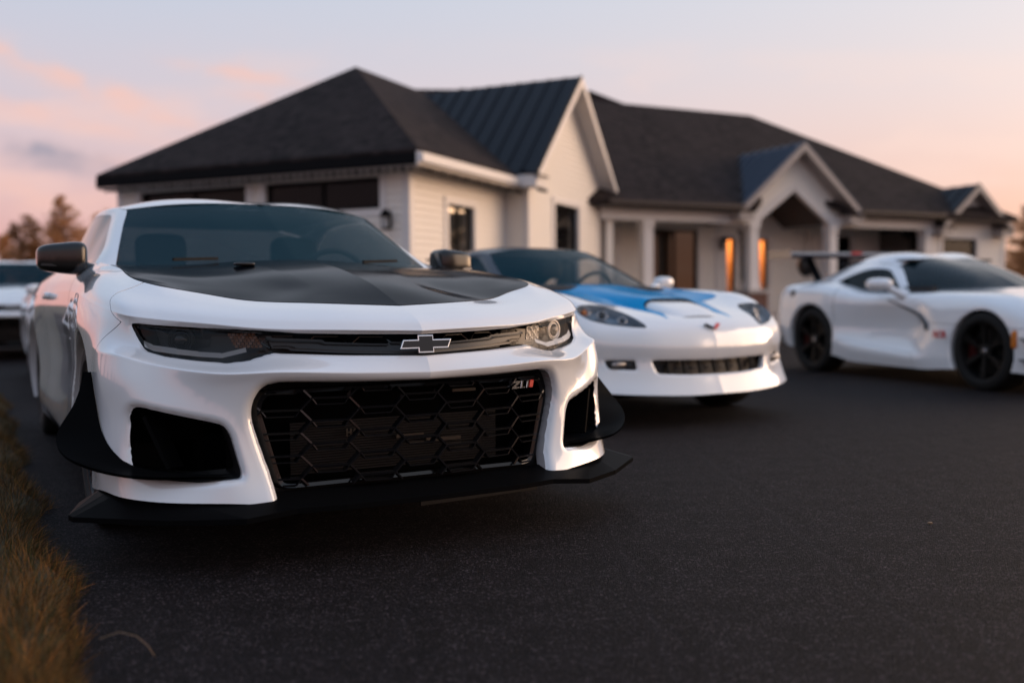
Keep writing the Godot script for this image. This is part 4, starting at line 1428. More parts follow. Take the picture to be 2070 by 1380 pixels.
func racer() -> Node3D:
	var car := thing("sports_coupe", "", "")
	var W: Material = M.paint_white
	var s := loft(grid_of(racer_grid()), 0.02, [], [], false, true, [.06, .04, .03, .02, .02, .02, .016, .016, .02, .02, .02, .02, .02, .03, .05])
	normals(s)
	var EYES := [.50,.62, .64,.66, .80,.70, .84,.715, .86,.70, .80,.665, .66,.625]
	field_poly(s, "eye", rounded(v2(EYES), 0.02), 0, 1, func(p: Vector3) -> bool: return p.z > 0.2)
	field_fn(s, "arch", func(p: Vector3) -> float: return Vector2(p.z - 0.09, p.y - 0.335).length() - 0.358 if absf(p.z - .09) < 0.7 and p.x > 0.6 else 0.3)
	field_fn(s, "arch_rear", func(p: Vector3) -> float: return Vector2(p.z + 2.33, p.y - 0.35).length() - 0.385 if absf(p.z + 2.33) < 0.7 and p.x > 0.6 else 0.3)
	# the door's front edge drops from the mirror and then runs straight down
	var df := func(p: Vector3) -> float: return p.z + (0.745 if p.y < 0.64 else 0.745 + (p.y - 0.64) * 3.3)
	field_fn(s, "door_front", df)
	field_fn(s, "door_rear", func(p: Vector3) -> float: return p.z + 1.93)
	field_fn(s, "door_low", func(p: Vector3) -> float: return p.y - (0.275 + (-0.745 - p.z) * 0.085))
	field_fn(s, "panel", func(p: Vector3) -> float: return p.y - (0.568 - (p.z + 0.615) * 0.03))
	field_fn(s, "cap", func(p: Vector3) -> float: return Vector2((p.z + 2.669) * 0.8, p.y - 0.85).length() - 0.04 if p.x > 0.5 else 0.3)
	roll(s, "arch", 0.018, 0.6)
	roll(s, "arch_rear", 0.02, 0.6)
	normals(s)
	var o := emit(s, [["eye", 1, 0.0], ["arch", 1, 0.0], ["door_front", 1, 0.003], ["panel", 1, 0.002]], 0.0, null, 0, s.st[10])
	lip(s, "arch", Vector3(-0.05, 0, 0), 0.0, o)
	lip(s, "door_front", Vector3.ZERO, 0.03, o)
	lip(s, "panel", Vector3.ZERO, 0.02, o)
	put("body_front", o.both().mesh(), W, car)
	o = emit(s, [["arch", 1, 0.0], ["door_front", 1, 0.003], ["panel", -1, 0.002]], 0.0, null, 0, s.st[10])
	lip(s, "arch", Vector3(-0.05, 0, 0), 0.0, o)
	lip(s, "door_front", Vector3.ZERO, 0.03, o)
	put("wing_lower", o.both().mesh(), W, car)
	o = emit(s, [["eye", -1, 0.0]], -0.01, null, 0, s.st[6])
	put("headlight", o.mesh(), M.gloss_black, car)
	put("headlight", o.mirrored().mesh(), M.gloss_black, car)
	o = emit(s, [["door_front", -1, 0.003], ["door_rear", 1, 0.003], ["door_low", 1, 0.003]], 0.0, null, s.st[6], s.st[12])
	lip(s, "door_low", Vector3.ZERO, 0.03, o)
	lip(s, "door_front", Vector3.ZERO, 0.03, o)
	lip(s, "door_rear", Vector3.ZERO, 0.03, o)
	put("door", o.mesh(), W, car)
	put("door", o.mirrored().mesh(), W, car)
	o = emit(s, [["door_front", -1, 0.0], ["door_rear", 1, 0.0], ["door_low", -1, 0.0]], 0.0, null, s.st[6], s.st[12])
	put("sill", o.both().mesh(), W, car)
	o = emit(s, [["door_rear", -1, 0.003], ["arch_rear", 1, 0.0], ["cap", 1, 0.0]], 0.0, null, s.st[10])
	lip(s, "arch_rear", Vector3(-0.05, 0, 0), 0.0, o)
	put("rear_body", o.both().mesh(), W, car)
	o = emit(s, [["cap", -1, 0.0]], -0.012, null, s.st[11])
	put("filler_cap", o.both().mesh(), M.trim_black, car)
	# dark gill behind the front wheel
	o = Soup.new()
	tube(o, PackedVector3Array([Vector3(.872, .775, -1.17), Vector3(.884, .71, -.95), Vector3(.898, .648, -.735), Vector3(.916, .60, -.655), Vector3(.925, .555, -.60), Vector3(.93, .50, -.585)]), 0.010, 0.016, 8)
	put("gill", o.both().mesh(), M.trim_black, car)
	var hood := [
		[0,.79,.20, .18,.80,.20, .36,.805,.20, .54,.805,.19],
		[0,.82,.02, .18,.83,.02, .36,.835,.02, .54,.828,.02],
		[0,.85,-.15, .18,.858,-.15, .36,.855,-.16, .55,.845,-.18],
		[0,.875,-.30, .18,.88,-.32, .36,.872,-.36, .58,.855,-.46],
		[0,.885,-.40, .20,.882,-.45, .42,.872,-.56, .64,.858,-.80],
	]
	var hs := deck_from(s, 3, 9, hood, 0.04)
	put("bonnet", emit(hs, []).both().mesh(), W, car)
	var ws := [
		[0,.88,-.40, .35,.875,-.51, .60,.862,-.74, .73,.850,-1.04],
		[0,1.0,-.68, .31,1.0,-.76, .53,.98,-.94, .665,.945,-1.16],
		[0,1.10,-.98, .28,1.105,-1.03, .47,1.085,-1.15, .59,1.035,-1.29],
		[0,1.178,-1.29, .25,1.19,-1.31, .41,1.170,-1.36, .525,1.115,-1.43],
	]
	put("windscreen", skin(ws, 0.05, true, true, [], [], true).mesh(), M.windscreen_dark, car)
	var roof := [
		[0,1.18,-1.295, .25,1.192,-1.315, .41,1.172,-1.365, .525,1.117,-1.435],
		[0,1.21,-1.5, .28,1.245,-1.5, .44,1.215,-1.53, .555,1.14,-1.57],
		[0,1.215,-1.75, .30,1.262,-1.75, .45,1.226,-1.75, .58,1.14,-1.75],
		[0,1.195,-2.15, .30,1.234,-2.15, .46,1.18,-2.15, .61,1.085,-2.12],
		[0,1.08,-2.62, .28,1.095,-2.62, .46,1.068,-2.6, .63,1.0,-2.55],
		[0,.965,-3.05, .26,.966,-3.04, .46,.966,-2.99, .64,.965,-2.88],
	]
	put("roof", skin(roof, 0.04, true, true, [], [], true).mesh(), W, car)
	var rail := [
		[.73,.850,-1.04, .742,.848,-1.08, .750,.845,-1.13],
		[.665,.945,-1.16, .69,.945,-1.19, .715,.94,-1.235],
		[.59,1.035,-1.29, .635,1.032,-1.31, .672,1.015,-1.34],
		[.525,1.116,-1.433, .59,1.105,-1.43, .64,1.075,-1.45],
		[.58,1.14,-1.75, .628,1.12,-1.73, .665,1.088,-1.71],
		[.61,1.085,-2.12, .66,1.065,-2.05, .70,1.03,-1.98],
		[.63,1.0,-2.55, .68,.995,-2.4, .715,.975,-2.16],
		[.64,.965,-2.88, .67,.975,-2.75, .71,.98,-2.3],
	]
	put("pillar", skin(rail, 0.03, true).mesh(), W, car)
	var side := [
		[.750,.845,-1.13, .752,.843,-1.14],
		[.715,.938,-1.235, .753,.844,-1.26],
		[.672,1.013,-1.34, .753,.846,-1.40],
		[.640,1.073,-1.45, .752,.850,-1.52],
		[.665,1.086,-1.71, .745,.868,-1.70],
		[.70,1.028,-1.98, .735,.922,-1.96],
		[.714,.975,-2.15, .716,.972,-2.16],
	]
	for k in 2:
		var sg := skin(side, 0.05, true, false)
		put("side_window", (sg if k else sg.mirrored()).mesh(), M.windscreen_dark, car)
	for sx in [-1.0, 1.0]:
		o = Soup.new()
		blob(o, Vector3(0.99 * sx, 0.925, -1.16), Vector3(0.095, 0.062, 0.15), 0.75, 0.8, 26, 16)
		var m := put("mirror", o.mesh(), W, car)
		o = Soup.new()
		tube(o, PackedVector3Array([Vector3(0.83 * sx, 0.80, -0.96), Vector3(0.90 * sx, 0.84, -1.0), Vector3(0.96 * sx, 0.89, -1.06)]), 0.04, 0.035, 10)
		put("stalk", o.mesh(), W, m)
	# tall wing on two struts
	var wing := Node3D.new()
	wing.name = "rear_wing"
	car.add_child(wing, true)
	o = Soup.new()
	var prof := [Vector2(-.22, .03), Vector2(-.10, -.022), Vector2(.06, -.024), Vector2(.19, -.004), Vector2(.19, .010), Vector2(.05, .020), Vector2(-.10, .016), Vector2(-.22, .055)]
	for k in prof.size():
		var a: Vector2 = prof[k]
		var b: Vector2 = prof[(k + 1) % prof.size()]
		o.quad(Vector3(-.90, 1.285 + a.y, -3.0 + a.x), Vector3(.90, 1.285 + a.y, -3.0 + a.x), Vector3(.90, 1.285 + b.y, -3.0 + b.x), Vector3(-.90, 1.285 + b.y, -3.0 + b.x), Vector3(0, -(b - a).x, (b - a).y))
	put("blade", o.mesh(), mat("carbon", Color(.06, .058, .075), .25), wing)
	for sx in [-1, 1]:
		o = Soup.new()
		o.box(Vector3(.90 * sx - .006, 1.25, -3.25), Vector3(.90 * sx + .006, 1.345, -2.78))
		put("end_plate", o.mesh(), M.reflector, wing)
		o = Soup.new()
		bar(o, Vector3(.50 * sx, .94, -2.78), Vector3(.50 * sx, 1.27, -3.04), 0.025, 0.09, Vector3.RIGHT)
		put("strut", o.mesh(), M.satin_black, wing)
	o = Soup.new()
	o.box(Vector3(-.06, 1.30, -2.84), Vector3(.06, 1.325, -2.80))  # red reflection by the wing, built as a solid red block
	put("red_glint", o.mesh(), M.red_paint, wing)
	# flank: marker lamp, dive planes, red lettering
	for sx in [-1, 1]:
		o = Soup.new()
		blob(o, Vector3(.951 * sx, .45, .455), Vector3(.012, .075, .03), .5, .5, 12, 10, Transform3D(Basis.IDENTITY, Vector3.ZERO))
		put("side_marker", o.mesh(), M.amber, car)
		for k in 2:
			o = Soup.new()
			bar(o, Vector3(.94 * sx, .46 - .17 * k, .52), Vector3(.86 * sx, .36 - .14 * k, .78), 0.10, 0.008)
			put("dive_plane", o.mesh(), M.satin_black, car)
	var tx := put("lettering", text_mesh("ACR", 0.085, 0.004), M.red_paint, car, Vector3(-.955, .465, -.39))
	tx.rotation.y = -PI / 2
	tx.rotation.x = 0.0
	cabin(car, -1.75, 0.50, 0.84, 0.34, 1.19)
	for z in [0.09, -2.33]:
		for sx in [-1, 1]: wheel(car, Vector3(0.81 * sx, 0.335 if z > 0 else 0.345, z), 0.335 if z > 0 else 0.345, 0.27, 0.2, sx, "dark", 6)
	underbody(car, 0.17, 0.8, -3.0, 0.6, [0.09, -2.33])
	return car

# ================================================= the place: driveway, lawn, house
const HA := Vector3(-0.906, 0, -0.423)      # along the garage front, to the left
const HB := Vector3(0.423, 0, -0.906)       # along the garage side, away
const HC := Vector3(0.903, 0, -0.430)       # along the porch, to the right
const HD := Vector3(0.430, 0, 0.903)        # out of the porch, towards the drive

func noise_tex(size: int, freq: float, ramp: Array, seed_: int, octaves := 4, bump := 0.0, mid := 0.5) -> NoiseTexture2D:
	var n := FastNoiseLite.new()
	n.seed = seed_
	n.frequency = freq
	n.fractal_octaves = octaves
	var t := NoiseTexture2D.new()
	t.width = size
	t.height = size
	t.seamless = true
	t.noise = n
	if bump > 0.0:
		t.as_normal_map = true
		t.bump_strength = bump
	else:
		var g := Gradient.new()
		g.offsets = PackedFloat32Array([0.0, mid, 1.0])
		g.colors = PackedColorArray([ramp[0].linear_to_srgb(), ramp[1].linear_to_srgb(), ramp[2].linear_to_srgb()])
		t.color_ramp = g
	return t

func cell_tex(n: FastNoiseLite, ramp: Array) -> NoiseTexture2D:
	var t := NoiseTexture2D.new()
	t.width = 512
	t.height = 512
	t.seamless = true
	t.seamless_blend_skirt = 0.05
	t.noise = n
	var g := Gradient.new()
	var o := PackedFloat32Array()
	var c := PackedColorArray()
	for q in ramp:
		o.append(q[0]); c.append(q[1].linear_to_srgb())
	g.offsets = o
	g.colors = c
	t.color_ramp = g
	return t

func setting():
	# asphalt: fine aggregate over broad, faint blotches
	var a := mat("asphalt", Color(1, 1, 1), 0.78, 0.0, 0.25)
	var stone := FastNoiseLite.new()
	stone.seed = 3
	stone.noise_type = FastNoiseLite.TYPE_CELLULAR
	stone.cellular_return_type = FastNoiseLite.RETURN_CELL_VALUE
	stone.frequency = 0.28
	stone.fractal_type = FastNoiseLite.FRACTAL_NONE
	a.albedo_texture = cell_tex(stone, [[0.0, Color(.0025, .002, .0024)], [0.55, Color(.0085, .007, .0082)], [0.85, Color(.020, .0165, .019)], [0.94, Color(.058, .048, .052)], [1.0, Color(.13, .108, .115)]])
	a.normal_enabled = true
	var rough := FastNoiseLite.new()
	rough.seed = 3
	rough.noise_type = FastNoiseLite.TYPE_CELLULAR
	rough.cellular_return_type = FastNoiseLite.RETURN_DISTANCE
	rough.frequency = 0.28
	rough.fractal_type = FastNoiseLite.FRACTAL_NONE
	var nt := NoiseTexture2D.new()
	nt.width = 512
	nt.height = 512
	nt.seamless = true
	nt.noise = rough
	nt.as_normal_map = true
	nt.bump_strength = 5.0
	a.normal_texture = nt
	a.normal_scale = 1.0
	a.uv1_triplanar = true
	a.uv1_world_triplanar = true
	a.uv1_scale = Vector3.ONE * 1.6
	a.detail_enabled = true
	a.detail_blend_mode = BaseMaterial3D.BLEND_MODE_MUL
	a.detail_albedo = noise_tex(256, 0.012, [Color(.42, .40, .42), Color(.78, .74, .76), Color(1, .97, .97)], 9, 5)
	a.detail_uv_layer = BaseMaterial3D.DETAIL_UV_1
	var g := put("asphalt_driveway", ground_sheet(Vector2(-7.5, 3.0), Vector2(24, -27), 0.0), a)
	tag(g, "dark grainy asphalt driveway", "", "", "structure")
	var e := mat("earth", Color(1, 1, 1), 0.95)
	e.albedo_texture = noise_tex(256, 0.03, [Color(.022, .02, .009), Color(.05, .04, .016), Color(.09, .065, .025)], 21, 5)
	e.uv1_triplanar = true
	e.uv1_world_triplanar = true
	e.uv1_scale = Vector3.ONE * 0.5
	var s := Soup.new()
	# open country, one broad sheet to the horizon
	for r in [[0, 60], [60, 400], [400, 2600]]:
		for k in 24:
			var a0 := TAU * k / 24
			var a1 := TAU * (k + 1) / 24
			s.quad(Vector3(cos(a0) * r[0], -.02, sin(a0) * r[0]), Vector3(cos(a1) * r[0], -.02, sin(a1) * r[0]), Vector3(cos(a1) * r[1], -.02, sin(a1) * r[1]), Vector3(cos(a0) * r[1], -.02, sin(a0) * r[1]), Vector3.UP)
	tag(put("ground", s.mesh(), e), "dry open ground round the house", "", "", "structure")

func ground_sheet(lo: Vector2, hi: Vector2, y: float) -> ArrayMesh:
	# edge of the lawn runs beside the first car
	var s := Soup.new()
	var n := 40
	for i in n:
		var z0 := lerpf(lo.y, hi.y, float(i) / n)
		var z1 := lerpf(lo.y, hi.y, float(i + 1) / n)
		s.quad(Vector3(verge_x(z0) - 0.05, y, z0), Vector3(hi.x, y, z0), Vector3(hi.x, y, z1), Vector3(verge_x(z1) - 0.05, y, z1), Vector3.UP)
		s.quad(Vector3(verge_x(z0) - 0.05, y, z0), Vector3(verge_x(z1) - 0.05, y, z1), Vector3(verge_x(z1) - 0.05, y - .05, z1), Vector3(verge_x(z0) - 0.05, y - .05, z0), Vector3.LEFT)
	return s.mesh()

# x of the lawn's edge at depth z
func verge_x(z: float) -> float:
	var d := -z
	if d > 8.5: return -4.55 - (d - 8.5) * 0.75
	return -0.92 - (d - 2.04) * 0.56 + 0.035 * sin(d * 5.3) + 0.02 * sin(d * 12.1)

# ---- house
func frame(o: Vector3, x: Vector3, z: Vector3) -> Transform3D:
	return Transform3D(Basis(x, Vector3.UP, z), o)

# overlapping boards on a wall in its own frame (x along, y up, z out); holes are rects; top(x) gives the height where it is cut
func boards(s: Soup, t: Transform3D, w: float, y0: float, y1: float, holes: Array, gable = null, pitch := 0.10):
	var y := y0
	while y < y1 - 0.01:
		var ya := y
		var yb := minf(y + pitch, y1)
		var xs := [0.0, w]
		if gable != null:
			# [apex x, apex y, slope]
			var half0: float = (gable[1] - yb) / gable[2]
			if ya > gable[3]:
				xs = [maxf(0.0, gable[0] - half0), minf(w, gable[0] + half0)]
				if half0 < 0.05: break
		var runs := [[xs[0], xs[1]]]
		for h in holes:
			if yb <= h[1] + 0.001 or ya >= h[3] - 0.001: continue
			var nr := []
			for r in runs:
				if h[2] <= r[0] or h[0] >= r[1]:
					nr.append(r)
					continue
				if h[0] > r[0]: nr.append([r[0], h[0]])
				if h[2] < r[1]: nr.append([h[2], r[1]])
			runs = nr
		for r in runs:
			var ym := yb - .020
			var p := [t * Vector3(r[0], ya, .030), t * Vector3(r[1], ya, .030), t * Vector3(r[1], ym, .024), t * Vector3(r[0], ym, .024)]
			s.quad(p[0], p[1], p[2], p[3], t.basis * Vector3(0, .12, 1))
			s.quad(p[3], p[2], t * Vector3(r[1], ym + .004, .004), t * Vector3(r[0], ym + .004, .004), Vector3.UP)
			s.quad(t * Vector3(r[0], ym + .004, .004), t * Vector3(r[1], ym + .004, .004), t * Vector3(r[1], yb, .004), t * Vector3(r[0], yb, .004), t.basis.z)
			s.quad(p[0], p[1], t * Vector3(r[1], ya, .0), t * Vector3(r[0], ya, .0), Vector3.DOWN)
		y += pitch

# wall slab behind the boards, as upright and level pieces round its holes
func slab(s: Soup, t: Transform3D, w: float, y0: float, y1: float, holes: Array, thick := 0.15):
	var xs := [0.0, w]
	for h in holes: xs.append_array([h[0], h[2]])
	xs.sort()
	for i in xs.size() - 1:
		if xs[i + 1] - xs[i] < 0.001: continue
		var mid: float = (xs[i] + xs[i + 1]) / 2
		var ys := [[y0, y1]]
		for h in holes:
			if mid > h[0] and mid < h[2]:
				var ny := []
				for q in ys:
					if h[1] > q[0]: ny.append([q[0], minf(q[1], h[1])])
					if h[3] < q[1]: ny.append([maxf(q[0], h[3]), q[1]])
				ys = ny
		for q in ys: s.box(Vector3(xs[i], q[0], -thick), Vector3(xs[i + 1], q[1], 0), t)

func window(parent: Node, t: Transform3D, h: Array, bars := 0, pane: Material = null, room: Material = null):
	# h: x0, y0, x1, y1 of the opening
	var f := Soup.new()
	var tw := 0.11
	f.box(Vector3(h[0] - tw, h[3], .0), Vector3(h[2] + tw, h[3] + tw, .045), t)
	f.box(Vector3(h[0] - tw, h[1] - tw, .0), Vector3(h[2] + tw, h[1], .045), t)
	f.box(Vector3(h[0] - tw, h[1], .0), Vector3(h[0], h[3], .043), t)
	f.box(Vector3(h[2], h[1], .0), Vector3(h[2] + tw, h[3], .043), t)
	var win := put("window", f.mesh(), M.trim_white, parent)
	f = Soup.new()
	var b := 0.045
	f.box(Vector3(h[0], h[1], -.07), Vector3(h[2], h[1] + b, -.02), t)
	f.box(Vector3(h[0], h[3] - b, -.07), Vector3(h[2], h[3], -.02), t)
	f.box(Vector3(h[0], h[1] + b, -.07), Vector3(h[0] + b, h[3] - b, -.02), t)
	f.box(Vector3(h[2] - b, h[1] + b, -.07), Vector3(h[2], h[3] - b, -.02), t)
	put("frame", f.mesh(), M.frame_black, win)
	for k in bars:
		f = Soup.new()
		var x := lerpf(h[0], h[2], float(k + 1) / (bars + 1))
		f.box(Vector3(x - .022, h[1] + b, -.068), Vector3(x + .022, h[3] - b, -.025), t)
		put("mullion", f.mesh(), M.frame_black, win)
	f = Soup.new()
	f.quad(t * Vector3(h[0], h[1], -.05), t * Vector3(h[2], h[1], -.05), t * Vector3(h[2], h[3], -.05), t * Vector3(h[0], h[3], -.05), t.basis.z)
	put("pane", f.mesh(), M.house_pane if pane == null else pane, win)
	f = Soup.new()
	f.box(Vector3(h[0] - .1, h[1] - .1, -.9), Vector3(h[2] + .1, h[3] + .1, -.88), t)
	f.box(Vector3(h[0] - .1, h[1] - .1, -.88), Vector3(h[0] - .08, h[3] + .1, -.15), t)
	f.box(Vector3(h[2] + .08, h[1] - .1, -.88), Vector3(h[2] + .1, h[3] + .1, -.15), t)
	f.box(Vector3(h[0] - .1, h[3] + .08, -.88), Vector3(h[2] + .1, h[3] + .1, -.15), t)
	f.box(Vector3(h[0] - .1, h[1] - .1, -.88), Vector3(h[2] + .1, h[1] - .08, -.15), t)
	put("room", f.mesh(), M.room_dark if room == null else room, win)
	return win

# a sloping roof plane: polygon with thickness
func plane_roof(s: Soup, pts: Array, thick := 0.12):
	var n: Vector3 = (pts[1] - pts[0]).cross(pts[2] - pts[0]).normalized()
	if n.y < 0: n = -n
	for i in range(1, pts.size() - 1):
		s.flat(pts[0], pts[i], pts[i + 1], n)
		s.flat(pts[0] - Vector3(0, thick, 0), pts[i] - Vector3(0, thick, 0), pts[i + 1] - Vector3(0, thick, 0), -n)
	var c := Vector3.ZERO
	for p in pts: c += p / pts.size()
	for i in pts.size():
		var a: Vector3 = pts[i]
		var b: Vector3 = pts[(i + 1) % pts.size()]
		s.quad(a, b, b - Vector3(0, thick, 0), a - Vector3(0, thick, 0), (a + b) / 2 - c)

# ridge gable: metal roof with standing seams; f is the frame at the middle of the front (x across, z forwards)
func metal_gable(parent: Node, f: Transform3D, half: float, y0: float, y1: float, front: float, back: float, seams: int, rake: Material, sheet: Material, rib := 0.02):
	for sx in [-1.0, 1.0]:
		var s := Soup.new()
		var p := [f * Vector3(0, y1, front), f * Vector3(half * sx, y0, front), f * Vector3(half * sx, y0, -back), f * Vector3(0, y1, -back)]
		plane_roof(s, p, 0.06)
		var roof := put("metal_roof", s.mesh(), sheet, parent)
		for k in seams:
			var z := lerpf(front - 0.03, -back, float(k) / (seams - 1))
			var q := Soup.new()
			var nrm := Vector3(sx * (y1 - y0), half, 0).normalized() * 0.012
			bar(q, f * (Vector3(0.0, y1, z) + nrm), f * (Vector3(half * sx, y0, z) + nrm), rib, rib * 1.2, f.basis * nrm)
			put("seam", q.mesh(), sheet, roof)
		s = Soup.new()
		# bargeboard and soffit under it
		var d := Vector3(half * sx, y0 - y1, 0)
		var under := Vector3(0, -0.13, 0)
		s.quad(f * Vector3(0, y1 - .005, front + .004), f * (Vector3(0, y1 - .005, front + .004) + d), f * (Vector3(0, y1 - .005, front + .004) + d + under), f * (Vector3(0, y1 - .005, front + .004) + under * 1.25), f.basis.z)
		s.quad(f * Vector3(0, y1 - .005, front - .03), f * (Vector3(0, y1 - .005, front - .03) + d), f * (Vector3(0, y1 - .005, front - .03) + d + under), f * (Vector3(0, y1 - .005, front - .03) + under * 1.25), -f.basis.z)
		s.quad(f * (Vector3(0, y1, front + .004) + under * 1.25), f * (Vector3(0, y1, front + .004) + d + under), f * (Vector3(0, y1, front - .03) + d + under), f * (Vector3(0, y1, front - .03) + under * 1.25), Vector3.DOWN)
		s.quad(f * (Vector3(0, y1 - .115, front - .03)), f * (Vector3(0, y1 - .115, front - .03) + d), f * (Vector3(0, y1 - .17, -.02) + d), f * (Vector3(0, y1 - .17, -.02)), Vector3.DOWN)
		put("bargeboard", s.mesh(), rake, parent)
		# boxed return at the foot of the rake
		s = Soup.new()
		s.box(Vector3(half * sx - .02 - (.34 if sx > 0 else .0), y0 - .22, -.02), Vector3(half * sx + .02 + (.0 if sx > 0 else .34), y0 - .03, front - .035), f)
		put("eave_return", s.mesh(), rake, parent)
		s = Soup.new()
		var x0: float = half * sx - (.40 if sx > 0 else .04)
		plane_roof(s, [f * Vector3(x0, y0 + .06, -.0), f * Vector3(x0 + .44, y0 + .06, -.0), f * Vector3(x0 + .44, y0 - .03, front + .01), f * Vector3(x0, y0 - .03, front + .01)], 0.03)
		put("return_cap", s.mesh(), M.roof_metal, parent)

func string_bulbs(parent: Node, a: Vector3, b: Vector3, n: int):
	var s := Soup.new()
	for k in n:
		var p := a.lerp(b, (k + 0.5) / n)
		var r := 0.016 + 0.006 * float((k * 7) % 3)
		s.box(p - Vector3(r, 0.05, r), p + Vector3(r, 0, r))
	var o := put("string_bulbs", s.mesh(), M.frame_black, parent)
	tag(o, "", "", "", "stuff")

func house():
	var siding := mat("siding", Color(.78, .74, .685), 0.6)
	mat("trim_white", Color(.66, .635, .62), 0.5)
	mat("frame_black", Color(.008, .008, .009), 0.7, 0.0, 0.15)
	mat("room_dark", Color(.02, .018, .016), 0.9)
	glass("house_pane", Color(.006, .006, .007), 0.85, 0.03)
	M.house_pane.metallic_specular = 0.25
	# coated panes that throw the evening sky back
	mat("mirror_pane", Color(.24, .225, .20), 0.03, 0.9)
	var sh := mat("shingles", Color(1, 1, 1), 0.92, 0.0, 0.25)
	sh.albedo_texture = shingle_tex()
	sh.uv1_triplanar = true
	sh.uv1_world_triplanar = true
	sh.uv1_triplanar_sharpness = 4.0
	sh.uv1_scale = Vector3.ONE * 0.45
	mat("roof_metal", Color(.007, .009, .014), 0.5, 0.1, 0.3)
	mat("roof_skylit", Color(.018, .032, .060), 0.42, 0.2, 0.4)  # brighter, bluer copy of the roof metal: sky sheen put into the colour
	mat("brick", Color(.16, .075, .055), 0.85)
	mat("soffit", Color(.40, .37, .35), 0.7)
	garage_wing(siding, sh)
	main_wing(siding, sh)

func shingle_tex() -> ImageTexture:
	# tone of single tabs, a course every 16 rows
	var im := Image.create(512, 512, false, Image.FORMAT_RGB8)
	var r := RandomNumberGenerator.new()
	r.seed = 77
	for cy in 32:
		var x := -r.randi_range(0, 24)
		while x < 512:
			var w := r.randi_range(16, 40)
			var v := r.randf_range(0.006, 0.021)
			im.fill_rect(Rect2i(maxi(x, 0), cy * 16, mini(w, 512 - x), 16), Color(v * 1.8, v * 1.3, v * 1.22).linear_to_srgb())
			x += w
	return ImageTexture.create_from_image(im)

